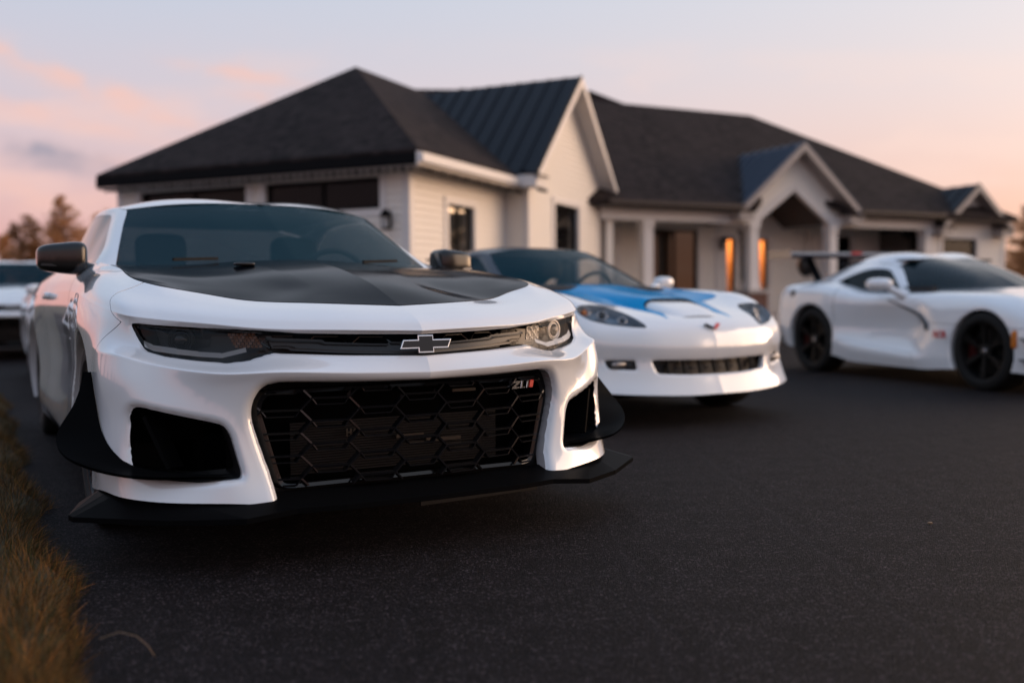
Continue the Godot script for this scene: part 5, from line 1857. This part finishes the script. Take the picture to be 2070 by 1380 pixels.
func garage_wing(siding: Material, sh: Material):
	var W0 := Vector3(-1.42, 0, -13.465)
	var hs := thing("garage_wing", "white clapboard garage wing with dark hipped roof and gabled bay, behind the coupes", "building", W0)
	var I := Transform3D(Basis.IDENTITY, -W0)
	var front := I * frame(W0 + HA * 5.45, -HA, -HB)        # x runs from the left corner to the right
	var wf := 5.45
	# two long high windows
	var hol := [[0.48, 2.10, 2.62, 2.55], [2.98, 2.10, 5.00, 2.55]]
	var s := Soup.new()
	slab(s, front, wf, 0, 2.8, hol)
	boards(s, front, wf, 0.2, 2.8, hol)
	put("front_wall", s.mesh(), siding, hs)
	for h in hol: window(hs, front, h, 1)
	var side := I * frame(W0, HB, -HA)
	var hol2 := [[1.08, 0.75, 1.92, 2.24]]
	s = Soup.new()
	slab(s, side, 3.1, 0, 2.8, hol2)
	boards(s, side, 3.1, 0.2, 2.8, hol2)
	put("side_wall", s.mesh(), siding, hs)
	window(hs, side, hol2[0], 1, M.mirror_pane)
	var P1 := W0 + HB * 3.1
	var ret := I * frame(P1, -HA, -HB)
	s = Soup.new()
	slab(s, ret, 0.42, 0, 2.9, [])
	boards(s, ret, 0.42, 0.2, 2.9, [])
	put("return_wall", s.mesh(), siding, hs)
	var P2 := P1 - HA * 0.42
	var gw := 3.43
	var gab := I * frame(P2, HB, -HA)
	var hol3 := [[1.12, 0.85, 2.28, 2.50]]
	s = Soup.new()
	slab(s, gab, gw, 0, 2.9, hol3)
	boards(s, gab, gw, 0.2, 4.75, hol3, [gw / 2, 4.80, 1.0, 2.95])
	# triangle behind the boards
	s.flat(gab * Vector3(-.1, 2.9, 0), gab * Vector3(gw + .1, 2.9, 0), gab * Vector3(gw / 2, 4.75, 0), gab.basis.z)
	put("gable_wall", s.mesh(), siding, hs)
	window(hs, gab, hol3[0], 0)
	# far side of the bay and back walls
	s = Soup.new()
	slab(s, I * frame(P2 + HB * gw + HA * 3.0, -HA, HB), 3.0, 0, 2.9, [])
	slab(s, I * frame(W0 + HA * 5.45 + HB * 6.0, HA * -1, HB), 5.45, 0, 2.8, [])
	slab(s, I * frame(W0 + HA * 5.45, HB, HA), 6.0, 0, 2.8, [])
	put("rear_wall", s.mesh(), siding, hs)
	# corner boards
	for q in [[front, wf - .09, wf + .03, .0, 2.8], [front, -.03, .09, .0, 2.8], [side, -.026, .09, .0, 2.8], [side, 3.0, 3.098, .0, 2.8], [gab, -.03, .10, .0, 2.9], [gab, gw - .10, gw + .03, .0, 2.9], [ret, .34, .418, .0, 2.9]]:
		s = Soup.new()
		s.box(Vector3(q[1], q[3], .0), Vector3(q[2], q[4], .034), q[0])
		put("corner_board", s.mesh(), M.trim_white, hs)
	# hipped roof
	var e := 0.36
	var N := I * (W0 - HA * e - HB * e + Vector3(0, 2.84, 0))
	var E := N + HA * (wf + 0.36 + 0.12)
	var hw := (wf + 0.48) / 2
	var apex := N + HA * hw + HB * hw + Vector3(0, 2.02, 0)
	var apex2 := apex + HB * 9.0
	var N2 := N + HB * 14.0
	var E2 := E + HB * 14.0
	s = Soup.new()
	plane_roof(s, [N, E, apex])
	plane_roof(s, [N, apex, apex2, N2])
	plane_roof(s, [E, E2, apex2, apex])
	put("roof", s.mesh(), sh, hs)
	# eaves: fascia, soffit, gutter
	s = Soup.new()
	s.box(Vector3(-.12, 2.63, .345), Vector3(wf + .345, 2.79, .375), front)
	put("fascia", s.mesh(), M.frame_black, hs)
	s = Soup.new()
	s.box(Vector3(-.37, 2.62, .342), Vector3(3.25, 2.795, .378), side)
	s.box(Vector3(-.37, 2.66, .378), Vector3(3.2, 2.78, .45), side)
	put("gutter", s.mesh(), M.trim_white, hs)
	s = Soup.new()
	s.box(Vector3(-.12, 2.605, .0), Vector3(wf + .34, 2.625, .344), front)
	s.box(Vector3(-.0, 2.605, .0), Vector3(3.2, 2.622, .341), side)
	put("soffit", s.mesh(), M.soffit, hs)
	string_bulbs(hs, front * Vector3(0, 2.60, .33), front * Vector3(wf + .3, 2.60, .33), 46)
	string_bulbs(hs, side * Vector3(-.3, 2.60, .36), side * Vector3(3.3, 2.60, .36), 30)
	# gabled bay: roof runs back into the hipped one
	var mid := gab * Transform3D(Basis.IDENTITY, Vector3(gw / 2, 0, 0))
	metal_gable(hs, mid, gw / 2 + 0.30, 2.86, 4.80, 0.34, 4.6, 17, M.trim_white, M.roof_metal)
	string_bulbs(hs, mid * Vector3(-2.0, 2.62, .30), mid * Vector3(-1.6, 2.62, .30), 6)
	# wall lantern by the corner
	lantern(front * Vector3(wf - .30, 1.93, .03) + W0, -HB, "black wall lantern near the corner of the garage front")

func lantern(at: Vector3, out: Vector3, label: String):
	var L := thing("wall_lantern", label, "lamp", at, atan2(out.x, out.z), "wall lanterns of the house")
	var s := Soup.new()
	s.box(Vector3(-.05, -.16, .0), Vector3(.05, .16, .02))
	s.box(Vector3(-.015, .10, .02), Vector3(.015, .13, .14))
	put("bracket", s.mesh(), M.frame_black, L)
	s = Soup.new()
	for k in 4:
		var a := PI / 4 + TAU * k / 4
		bar(s, Vector3(cos(a) * .06, -.16, .14 + sin(a) * .06), Vector3(cos(a) * .09, .06, .14 + sin(a) * .09), .014, .014)
	s.box(Vector3(-.07, -.18, .07), Vector3(.07, -.155, .21))
	put("cage", s.mesh(), M.frame_black, L)
	s = Soup.new()
	tube(s, PackedVector3Array([Vector3(0, .055, .14), Vector3(0, .16, .14), Vector3(0, .20, .14)]), .11, .015, 8)
	put("cap", s.mesh(), M.frame_black, L)
	s = Soup.new()
	s.box(Vector3(-.045, -.15, .095), Vector3(.045, .05, .185))
	put("glass", s.mesh(), M.led_white, L)
	L.scale = Vector3.ONE * 0.75

func main_wing(siding: Material, sh: Material):
	var P3 := Vector3(1.72, 0, -19.2)
	var hs := thing("porch_house", "white clapboard house with long porch, gabled portico and dark shingle roof", "building", P3)
	var I := Transform3D(Basis.IDENTITY, -P3)
	var f := I * frame(P3, HC, HD)            # x along the porch, z out
	var bk := f * Transform3D(Basis.IDENTITY, Vector3(0, 0, -1.6))
	# back wall of the porch
	var hol := [[2.36, 0.75, 3.58, 2.36], [4.40, 0.45, 4.66, 2.2], [4.70, 0.45, 5.30, 2.4], [5.36, 0.45, 5.62, 2.2], [7.35, 0.85, 8.25, 2.3]]
	var s := Soup.new()
	slab(s, bk, 9.2, 0, 3.6, hol)
	boards(s, bk, 9.2, 0.5, 3.0, hol)
	put("porch_wall", s.mesh(), siding, hs)
	window(hs, bk, hol[0], 1, mat("porch_pane", Color(.085, .075, .065), 0.03, 0.9))
	window(hs, bk, hol[4], 0)
	for k in [1, 3]: window(hs, bk, hol[k], 0, M.lit_pane, M.room_warm)
	# door with panels
	var h = hol[2]
	s = Soup.new()
	s.box(Vector3(h[0], h[1], -.08), Vector3(h[2], h[3], -.03), bk)
	var door := put("door", s.mesh(), mat("door_brown", Color(.045, .022, .014), .45), hs)
	s = Soup.new()
	s.box(Vector3(h[0] + .12, 1.2, -.03), Vector3(h[2] - .12, 2.1, -.02), bk)
	put("door_light", s.mesh(), M.gloss_black, door)
	# end walls of the porch
	s = Soup.new()
	slab(s, f * Transform3D(Basis(Vector3.UP, PI / 2), Vector3(0.35, 0, 0)), 1.6, 0, 2.7, [])
	boards(s, f * Transform3D(Basis(Vector3.UP, PI / 2), Vector3(0.35, 0, 0)), 1.6, 0.5, 2.7, [])
	put("porch_end_wall", s.mesh(), siding, hs)
	s = Soup.new()
	s.box(Vector3(1.35, 0.5, -1.595), Vector3(1.50, 2.6, -1.55), f)
	put("corner_board", s.mesh(), M.trim_white, hs)
	s = Soup.new()
	s.box(Vector3(4.08, 0.5, -1.595), Vector3(4.24, 2.6, -1.55), f)
	put("corner_board", s.mesh(), M.trim_white, hs)
	# deck and ceiling
	s = Soup.new()
	s.box(Vector3(0, 0, -1.6), Vector3(9.2, 0.45, .12), f)
	put("porch_floor", s.mesh(), M.soffit, hs)
	s = Soup.new()
	s.box(Vector3(0.2, 2.66, -1.58), Vector3(3.7, 2.70, .1), f)
	s.box(Vector3(6.2, 2.66, -1.58), Vector3(9.2, 2.70, .1), f)
	put("porch_ceiling", s.mesh(), M.soffit, hs)
	# beams and columns
	for b in [[0.0, 4.0], [5.95, 9.2]]:
		s = Soup.new()
		s.box(Vector3(b[0], 2.38, -.11), Vector3(b[1], 2.62, .11), f)
		put("beam", s.mesh(), M.trim_white, hs)
	for x in [1.13, 3.82, 6.06, 9.03]:
		s = Soup.new()
		s.box(Vector3(x - .11, 0.98, -.108), Vector3(x + .11, 2.38, .108), f)
		s.box(Vector3(x - .14, 0.98, -.14), Vector3(x + .14, 1.12, .14), f)
		s.box(Vector3(x - .13, 2.26, -.13), Vector3(x + .13, 2.375, .13), f)
		put("column", s.mesh(), M.trim_white, hs)
		var ped := Soup.new()
		ped.box(Vector3(x - .24, 0.0, -.24), Vector3(x + .24, 0.90, .24), f)
		var pd := put("pedestal", ped.mesh(), mat("mortar", Color(.18, .15, .13), .9), hs)
		ped = Soup.new()
		ped.box(Vector3(x - .29, 0.90, -.29), Vector3(x + .29, 0.98, .29), f)
		put("coping", ped.mesh(), M.soffit, pd)
		var r := RandomNumberGenerator.new()
		r.seed = 5
		for cy in 12:
			for face in 2:
				for k in 3:
					var a0 := -.235 + .157 * k + (0.04 if cy % 2 else 0.0)
					var a1 := minf(a0 + .147, .245)
					var bs := Soup.new()
					var out := r.randf_range(.008, .016)
					if face == 0: bs.box(Vector3(x + a0, .01 + cy * .074, .24), Vector3(x + a1, .072 + cy * .074, .24 + out), f)
					else: bs.box(Vector3(x - .24 - out, .01 + cy * .074, a0), Vector3(x - .24, .072 + cy * .074, a1), f)
					put("brick", bs.mesh(), M.brick, pd)
	# main roof: front slope, hip at the right end, back slope
	var ye := 2.74
	var o := 0.42
	var yr := 5.66
	var A := f * Vector3(-1.5, ye, o)
	var B := f * Vector3(11.75, ye, o)
	var R0 := f * Vector3(3.36, yr, -4.1)
	var R1 := f * Vector3(7.15, yr, -4.1)
	var C := f * Vector3(11.75, ye, -8.6)
	s = Soup.new()
	var nl := f * Vector3(3.62, ye, o)
	var nr := f * Vector3(6.26, ye, o)
	var na := f * Vector3(4.94, 3.42, -.63)
	var R00 := R0 + (R0 - R1).normalized() * 4.6
	plane_roof(s, [A, nl, na, R00])
	plane_roof(s, [nr, B, R1, na])
	plane_roof(s, [na, R1, R00])
	plane_roof(s, [B, C, R1])
	plane_roof(s, [f * Vector3(-1.5, ye, -8.6), R0 + (R0 - R1).normalized() * 4.6, R1, C])
	# higher hip behind, over the joint of the two wings
	var T0 := f * Vector3(-1.6, 6.02, -6.2)
	var T1 := f * Vector3(2.52, 6.02, -4.6)
	plane_roof(s, [T0, T1, f * Vector3(4.6, 5.0, -3.3), f * Vector3(-2.5, 3.2, -.9)])
	plane_roof(s, [T1, f * Vector3(4.6, 5.0, -3.3), f * Vector3(6.2, 4.6, -7.8), T1 + f.basis.z * -1.0])
	put("roof", s.mesh(), sh, hs)
	# eave
	s = Soup.new()
	mat("fascia_brown", Color(.05, .036, .032), .6)
	for b in [[0.0, 3.35, 3.3], [6.55, 11.6, 9.2]]:
		s = Soup.new()
		s.box(Vector3(b[0], 2.60, o - .04), Vector3(b[1], 2.735, o - .004), f)
		s.box(Vector3(b[0], 2.66, o), Vector3(b[2], 2.73, o + .07), f)
		put("fascia", s.mesh(), M.fascia_brown, hs)
	s = Soup.new()
	s.box(Vector3(-.0, 2.62, .11), Vector3(3.4, 2.638, o - .05), f)
	s.box(Vector3(6.5, 2.62, .11), Vector3(11.5, 2.638, o - .05), f)
	put("soffit", s.mesh(), M.soffit, hs)
	# portico
	var pf := f * Transform3D(Basis.IDENTITY, Vector3(4.94, 0, 0.0))
	metal_gable(hs, pf, 1.72, 2.66, 4.14, 0.42, 3.2, 12, mat("trim_shade", Color(.36, .325, .31), .5), M.roof_skylit, 0.06)
	s = Soup.new()
	# face with a pointed opening: board band between the rake and the inner peak
	var steps := 24
	for k in steps * 2:
		var x0 := -1.55 + 3.1 * k / (steps * 2)
		var x1 := -1.55 + 3.1 * (k + 1) / (steps * 2)
		var top := func(x: float) -> float: return 4.08 - absf(x) * 0.86
		var bot := func(x: float) -> float: return maxf(3.17 - absf(x) * 0.70, 2.38)
		s.quad(pf * Vector3(x0, bot.call(x0), .06), pf * Vector3(x1, bot.call(x1), .06), pf * Vector3(x1, top.call(x1), .06), pf * Vector3(x0, top.call(x0), .06), pf.basis.z)
		s.quad(pf * Vector3(x0, bot.call(x0), -.06), pf * Vector3(x1, bot.call(x1), -.06), pf * Vector3(x1, top.call(x1), -.06), pf * Vector3(x0, top.call(x0), -.06), -pf.basis.z)
		s.quad(pf * Vector3(x0, bot.call(x0), .06), pf * Vector3(x1, bot.call(x1), .06), pf * Vector3(x1, bot.call(x1), -.06), pf * Vector3(x0, bot.call(x0), -.06), Vector3.DOWN)
	put("portico_face", s.mesh(), siding, hs)
	s = Soup.new()
	var lap := Soup.new()
	var y := 2.5
	while y < 3.95:
		var xo := (4.06 - y) / 0.86
		var xi := maxf(0.0, (3.17 - y) / 0.70 + 0.10)
		if xo - xi > 0.06:
			if xi < 0.12: xi = 0.0
			for sx in [-1.0, 1.0]:
				lap.quad(pf * Vector3(xi * sx, y, .082), pf * Vector3(xo * sx, y, .082), pf * Vector3((xo - .11) * sx, y + .11, .066), pf * Vector3(maxf(xi - .13, 0.0) * sx, y + .11, .066), pf.basis.z)
				lap.quad(pf * Vector3(xi * sx, y, .082), pf * Vector3(xo * sx, y, .082), pf * Vector3(xo * sx, y, .06), pf * Vector3(xi * sx, y, .06), Vector3.DOWN)
		y += 0.115
	put("portico_boards", lap.mesh(), siding, hs)
	for sx in [-1.0, 1.0]:
		s = Soup.new()
		bar(s, pf * Vector3(0, 3.21, .075), pf * Vector3(1.13 * sx, 2.42, .075), .05, .12, Vector3.UP)
		put("opening_trim", s.mesh(), M.trim_white, hs)
	# vault inside the portico, dark brown
	s = Soup.new()
	s.quad(pf * Vector3(0, 3.3, .04), pf * Vector3(-1.15, 2.45, .04), pf * Vector3(-1.15, 2.45, -1.6), pf * Vector3(0, 3.3, -1.6), Vector3(.5, -1, 0))
	s.quad(pf * Vector3(0, 3.3, .04), pf * Vector3(1.15, 2.45, .04), pf * Vector3(1.15, 2.45, -1.6), pf * Vector3(0, 3.3, -1.6), Vector3(-.5, -1, 0))
	put("portico_vault", s.mesh(), mat("vault_brown", Color(.045, .026, .018), .6), hs)
	# right end gable
	var hol2 := [[0.38, 0.9, 1.55, 2.20]]
	var gw := 2.55
	var ef := f * Transform3D(Basis.IDENTITY, Vector3(9.22, 0, 0.0))
	s = Soup.new()
	slab(s, ef, gw, 0, 2.6, hol2)
	boards(s, ef, gw, 0.2, 2.62, hol2)
	put("end_wall", s.mesh(), siding, hs)
	var e3 := ef * Transform3D(Basis.IDENTITY, Vector3(0.0, 0, .02))
	s = Soup.new()
	boards(s, e3, gw, 2.3, 3.45, [], [1.22, 3.46, 0.95, 2.2])
	s.flat(e3 * Vector3(.05, 2.3, 0), e3 * Vector3(2.4, 2.3, 0), e3 * Vector3(1.22, 3.46, 0), e3.basis.z)
	put("end_gable", s.mesh(), siding, hs)
	window(hs, ef, hol2[0], 0)
	for q in [[.0, .10], [gw - .10, gw + .02]]:
		s = Soup.new()
		s.box(Vector3(q[0], 0, .0), Vector3(q[1], 2.6, .036), ef)
		put("corner_board", s.mesh(), M.trim_white, hs)
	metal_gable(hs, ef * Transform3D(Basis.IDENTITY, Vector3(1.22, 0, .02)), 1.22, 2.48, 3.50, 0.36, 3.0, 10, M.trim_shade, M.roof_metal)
	s = Soup.new()
	slab(s, f * Transform3D(Basis(Vector3.UP, PI / 2), Vector3(11.77, 0, 0)), 8.0, 0, 2.7, [])
	slab(s, f * Transform3D(Basis(Vector3.UP, PI), Vector3(11.7, 0, -8.2)), 12.0, 0, 2.7, [])
	put("rear_wall", s.mesh(), siding, hs)
	# porch lamp, glow behind the side lights, hanging basket
	lantern(f * Vector3(4.22, 2.06, -1.53) + P3, HD, "small lantern on the porch wall left of the portico door")
	for x in [4.53, 5.49]:
		var at := f * Vector3(x, 2.05, -2.2) + P3
		var bl := Soup.new()
		blob(bl, Vector3.ZERO, Vector3(.05, .06, .05), 1, 1, 14, 10)
		tag(put("hall_lamp", bl.mesh(), M.bulb_glow, self, at), "glowing bulb in the hall behind the %s side light of the front door" % ("left" if x < 5 else "right"), "lamp")
		var l := OmniLight3D.new()
		l.name = "hall_lamp_light"
		add_child(l, true)
		l.position = at
		l.light_color = Color(1, .66, .36)
		l.light_energy = 0.3
		l.light_size = 0.05
		l.omni_range = 6
		l.shadow_enabled = true
	var hb := thing("hanging_basket", "dark hanging basket beside the right portico column", "basket", f * Vector3(5.55, 1.50, -.2) + P3)
	s = Soup.new()
	blob(s, Vector3(0, 0, 0), Vector3(.20, .24, .20), 1, 1, 20, 12)
	put("basket", s.mesh(), M.trim_black, hb)
	s = Soup.new()
	for k in 3: bar(s, Vector3(cos(TAU * k / 3) * .18, .1, sin(TAU * k / 3) * .18), Vector3(0, .85, 0), .01, .01)
	put("chain", s.mesh(), M.trim_black, hb)
	# orange pot plants at the foot of the columns
	for q in [[3.45, .45, .22, "orange potted chrysanthemums left of the portico steps"], [6.38, .5, .26, "orange potted chrysanthemums right of the portico, behind the winged coupe"]]:
		var pt := thing("flower_pot", q[3], "potted plant", f * Vector3(q[0], 0, q[1]) + P3, 0.0, "pots beside the portico")
		s = Soup.new()
		tube(s, PackedVector3Array([Vector3(0, 0, 0), Vector3(0, .30, 0)]), .15, .20, 16)
		put("pot", s.mesh(), mat("terracotta", Color(.22, .07, .03), .8), pt)
		var r := RandomNumberGenerator.new()
		r.seed = int(q[0] * 100)
		s = Soup.new()
		for k in 160:
			var d := Vector3(r.randf_range(-1, 1), r.randf_range(-.2, 1), r.randf_range(-1, 1)).normalized()
			var p: Vector3 = Vector3(0, .38, 0) + d * q[2] * r.randf_range(.7, 1.0)
			var u := d.cross(Vector3(r.randf(), r.randf(), r.randf())).normalized() * .03
			var w := d.cross(u).normalized() * .03
			s.quad(p - u - w, p + u - w, p + u + w, p - u + w, d)
		put("blooms", s.mesh(), mat("bloom_orange", Color(.42, .10, .015), .8), pt)

# ================================================= grass and trees
func plants():
	grass()
	trees()

func grass():
	# mound under the blades
	var soil := Soup.new()
	var n := 60
	for i in n:
		var z0 := lerpf(1.0, -9.5, float(i) / n)
		var z1 := lerpf(1.0, -9.5, float(i + 1) / n)
		var pr := [[0.0, -.01], [-.06, .035], [-.3, .06], [-1.2, .07], [-4.0, .06]]
		for k in pr.size() - 1:
			s_quad(soil, Vector3(verge_x(z0) + pr[k][0], pr[k][1], z0), Vector3(verge_x(z1) + pr[k][0], pr[k][1], z1), Vector3(verge_x(z1) + pr[k + 1][0], pr[k + 1][1], z1), Vector3(verge_x(z0) + pr[k + 1][0], pr[k + 1][1], z0))
	tag(put("lawn_soil", soil.mesh(), M.earth), "dark soil under the lawn's edge", "", "", "structure")
	var r := RandomNumberGenerator.new()
	r.seed = 4
	var blade := ArrayMesh.new()
	var st := Soup.new()
	var w := 0.0014
	var p := [Vector3(0, 0, 0), Vector3(0, .35, .05), Vector3(0, .68, .20), Vector3(0, .92, .46)]
	for k in 3:
		var w0 := w * (1.0 - k / 3.2) * 8.0
		var w1 := w * (1.0 - (k + 1) / 3.05) * 8.0
		st.tri(p[k] - Vector3(w0, 0, 0), p[k] + Vector3(w0, 0, 0), p[k + 1] + Vector3(w1, 0, 0), Vector3(0, .4, -1), Vector3(0, .4, -1), Vector3(0, .4, -1))
		st.tri(p[k] - Vector3(w0, 0, 0), p[k + 1] + Vector3(w1, 0, 0), p[k + 1] - Vector3(w1, 0, 0), Vector3(0, .4, -1), Vector3(0, .4, -1), Vector3(0, .4, -1))
	blade = st.mesh()
	var gm := mat("grass_blade", Color(1, 1, 1), 0.7, 0.0, 0.3)
	gm.vertex_color_use_as_albedo = true
	gm.backlight_enabled = true
	gm.backlight = Color(.3, .22, .12)
	var T := []
	var C := []
	for i in 70000:
		var d := 1.75 + pow(r.randf(), 1.7) * 6.6
		var side := pow(r.randf(), 1.5) * 1.5
		var x := verge_x(-d) - side + r.randf_range(-.015, .02)
		var y := minf(.06, .05 * side / .08)
		var tall := r.randf_range(.035, .085) * (0.8 if side < .05 else 1.0)
		var b := Basis(Vector3.UP, r.randf() * TAU).scaled(Vector3.ONE * tall)
		b = Basis(Vector3(r.randf_range(-1, 1), 0, r.randf_range(-1, 1)).normalized(), r.randf_range(0, .7)) * b
		if side < .09: b = Basis(Vector3.BACK, -r.randf_range(.2, .9)) * b
		T.append(Transform3D(b, Vector3(x, y, -d)))
		var k := r.randf()
		var c := Color(.028, .016, .005).lerp(Color(.42, .19, .05), k * k * k)
		if r.randf() < .25: c = Color(.035, .045, .012)
		C.append(c)
	var mm := MultiMesh.new()
	mm.transform_format = MultiMesh.TRANSFORM_3D
	mm.use_colors = true
	mm.mesh = blade
	mm.instance_count = T.size()
	for i in T.size():
		mm.set_instance_transform(i, T[i])
		mm.set_instance_color(i, C[i])
	var g := MultiMeshInstance3D.new()
	g.name = "lawn_grass"
	g.multimesh = mm
	g.material_override = gm
	add_child(g)
	tag(g, "dry golden brown grass along the edge of the driveway", "grass", "", "stuff")
	# one long dry stalk bent over the asphalt
	var s := Soup.new()
	tube(s, PackedVector3Array([Vector3(-.93, .055, -2.13), Vector3(-.885, .07, -2.13), Vector3(-.845, .062, -2.125), Vector3(-.815, .042, -2.115), Vector3(-.80, .022, -2.11)]), .0011, .0006, 6)
	tag(put("grass_stalk", s.mesh(), mat("straw", Color(.22, .14, .08), .7)), "single dry grass stalk arching over the asphalt at the lower left", "grass stalk")
	s = Soup.new()
	blob(s, Vector3(1.475, .006, -3.38), Vector3(.008, .004, .006), .8, .8, 10, 6)
	tag(put("dry_leaf", s.mesh(), M.straw), "tiny pale dry leaf lying alone on the asphalt at the right", "leaf")

func s_quad(s: Soup, a: Vector3, b: Vector3, c: Vector3, d: Vector3):
	s.quad(a, b, c, d, Vector3(.3, 1, 0))

func conifer(label: String, at: Vector3, tall: float, wide: float, lean: float, tone: Color, seed_: int, group: String, thin := 1.0, called := "larch_tree") -> Node3D:
	var r := RandomNumberGenerator.new()
	r.seed = seed_
	var root := thing(called, label, "tree", at, 0.0, group)
	var s := Soup.new()
	var bend := func(t: float) -> Vector3: return Vector3(lean * t * t * tall, t * tall, 0.1 * sin(t * 5.0 + seed_))
	var pts := PackedVector3Array()
	for k in 9: pts.append(bend.call(k / 8.0))
	tube(s, pts, tall * .018, .006, 7)
	var lf := Soup.new()
	var nb := int(100 * thin)
	for k in nb:
		var t := 0.10 + 0.88 * (k + r.randf()) / nb
		var base: Vector3 = bend.call(t)
		var len := wide * pow(1.0 - t, 0.75) * r.randf_range(.55, 1.1) + .12
		var a := r.randf() * TAU
		var dir := Vector3(cos(a), r.randf_range(.05, .55), sin(a)).normalized()
		var tip := base + dir * len + Vector3(0, -.05 * len, 0)
		tube(s, PackedVector3Array([base, base.lerp(tip, .5) + Vector3(0, .05 * len, 0), tip]), .012 + .01 * (1 - t), .003, 4, false)
		var m := int(14 + 30 * len)
		for q in m:
			var u := pow(r.randf(), .7)
			var c := base.lerp(tip, u) + Vector3(r.randf_range(-1, 1), r.randf_range(-.6, .8), r.randf_range(-1, 1)) * (.05 + .10 * len)
			var e := Vector3(r.randf_range(-1, 1), r.randf_range(-.2, 1), r.randf_range(-1, 1)).normalized() * r.randf_range(.06, .14)
			var f := e.cross(Vector3(r.randf_range(-1, 1), r.randf_range(-1, 1), r.randf_range(-1, 1))).normalized() * r.randf_range(.010, .022)
			var nn := e.cross(f).normalized()
			lf.tri(c - e - f, c + e, c - e + f, nn, nn, nn)
	put("trunk", s.mesh(), M.bark, root)
	var m2 := StandardMaterial3D.new()
	m2.albedo_color = tone.linear_to_srgb()
	m2.roughness = .8
	m2.backlight_enabled = true
	m2.backlight = Color(.8, .6, .4)
	put("crown", lf.mesh(), m2, root)
	return root

func trees():
	mat("bark", Color(.05, .035, .028), .9)
	var D := [
		[-17.40, -33, 3.2, 1.7, .02, 0, "bushy orange larch cut by the left edge of the picture"],
		[-15.55, -31, 3.4, 1.0, -.10, 2, "slender dark larch leaning left over the far white sedan"],
		[-17.05, -35, 3.0, 1.8, -.05, 1, "thin brown larch just right of the left edge, tip spread out"],
		[-14.95, -31, 3.65, 1.0, -.13, 3, "dark larch leaning left beside the tallest one"],
		[-15.60, -33, 3.8, 1.1, .04, 1, "small upright larch between the leaning ones and the tallest"],
		[-14.35, -31.5, 4.35, 1.4, -.06, 4, "tallest pointed larch above the black door mirror"],
		[-15.10, -34, 3.5, 1.9, .05, 0, "broad amber larch right of the tallest one"],
		[-14.25, -33, 4.0, 1.6, .10, 5, "amber larch touching the white coupe's roof pillar"],
		[-15.20, -36, 3.9, 1.8, .0, 0, "amber larch half hidden behind the white coupe's roof"],
	]
	var tones := [Color(.36, .14, .035), Color(.22, .09, .035), Color(.12, .06, .026), Color(.13, .065, .026), Color(.24, .10, .03), Color(.42, .17, .035)]
	for i in D.size():
		var d = D[i]
		conifer(d[6], Vector3(d[0], -.02, d[1]), d[2], d[3], d[4], tones[d[5]], 100 + i, "larches along the left boundary", 1.0)
	# low hedge under them
	for i in 9:
		var x := -17.6 + i * 1.05
		hedge_bush(Vector3(x, 0, -36.5 + (i % 3) * .8), 1.3 + .25 * ((i * 5) % 3), 1.0, Color(.09, .05, .022), 300 + i, "low brown bush in the hedge under the larches, %s" % ["leftmost", "second from left", "third from left", "fourth from left", "middle one", "fourth from right", "third from right", "second from right", "rightmost"][i])
	conifer("orange backlit tree beyond the right end of the house", Vector3(19.0, -.02, -35.5), 4.2, 2.0, .02, Color(.13, .06, .022), 501, "trees right of the house", 1.5, "autumn_tree")
	conifer("dark tree at the right edge beyond the house", Vector3(19.9, -.02, -37), 3.2, 2.0, .0, Color(.05, .03, .018), 502, "trees right of the house", 1.6, "autumn_tree")
	# the wood behind the photographer and to the right, seen in the windows and the paint
	var first: Node3D = null
	var k := 0
	for i in 36:
		var az := deg_to_rad(102.0 + i * 3.6 if i < 20 else 174.0 + (i - 19) * 8.0)
		var rad := 36.0 + 5.0 * ((i * 7) % 4)
		var at := Vector3(sin(az) * rad, -.02, -cos(az) * rad)
		if i < 3:
			var t := conifer("tree of the wood opposite the house", at, 4.8 + i, 2.6, .02, Color(.045, .032, .016), 600 + i, "wood opposite the house", 1.5, "wood_tree")
			if first == null: first = t
		else:
			var c: Node3D = first.duplicate()
			c.name = numbered("wood_tree")
			add_child(c, true)
			c.position = at
			c.rotation.y = i * 1.7
			c.scale = Vector3.ONE * (0.8 + 0.12 * ((i * 5) % 5))

func hedge_bush(at: Vector3, tall: float, wide: float, tone: Color, seed_: int, label: String):
	var r := RandomNumberGenerator.new()
	r.seed = seed_
	var root := thing("hedge_bush", label, "bush", at, 0.0, "bushes of the hedge under the larches")
	var s := Soup.new()
	for k in 7:
		var a := r.randf() * TAU
		tube(s, PackedVector3Array([Vector3.ZERO, Vector3(cos(a) * .3, tall * .5, sin(a) * .3), Vector3(cos(a) * .6 * wide, tall * .9, sin(a) * .6 * wide)]), .02, .005, 4, false)
	put("stem", s.mesh(), M.bark, root)
	s = Soup.new()
	for k in 1500:
		var d := Vector3(r.randf_range(-1, 1), r.randf_range(-.3, 1), r.randf_range(-1, 1)).normalized() * pow(r.randf(), .35)
		var c := Vector3(d.x * wide, tall * .45 + d.y * tall * .55 + .1 * sin(d.x * 9 + seed_), d.z * wide)
		var e := Vector3(r.randf_range(-1, 1), r.randf_range(-.2, 1), r.randf_range(-1, 1)).normalized() * r.randf_range(.05, .10)
		var f := e.cross(Vector3(r.randf_range(-1, 1), r.randf_range(-1, 1), r.randf_range(-1, 1))).normalized() * .03
		var nn := e.cross(f).normalized()
		s.tri(c - e - f, c + e, c - e + f, nn, nn, nn)
	var m := StandardMaterial3D.new()
	m.albedo_color = tone.linear_to_srgb()
	m.roughness = .85
	put("foliage", s.mesh(), m, root)
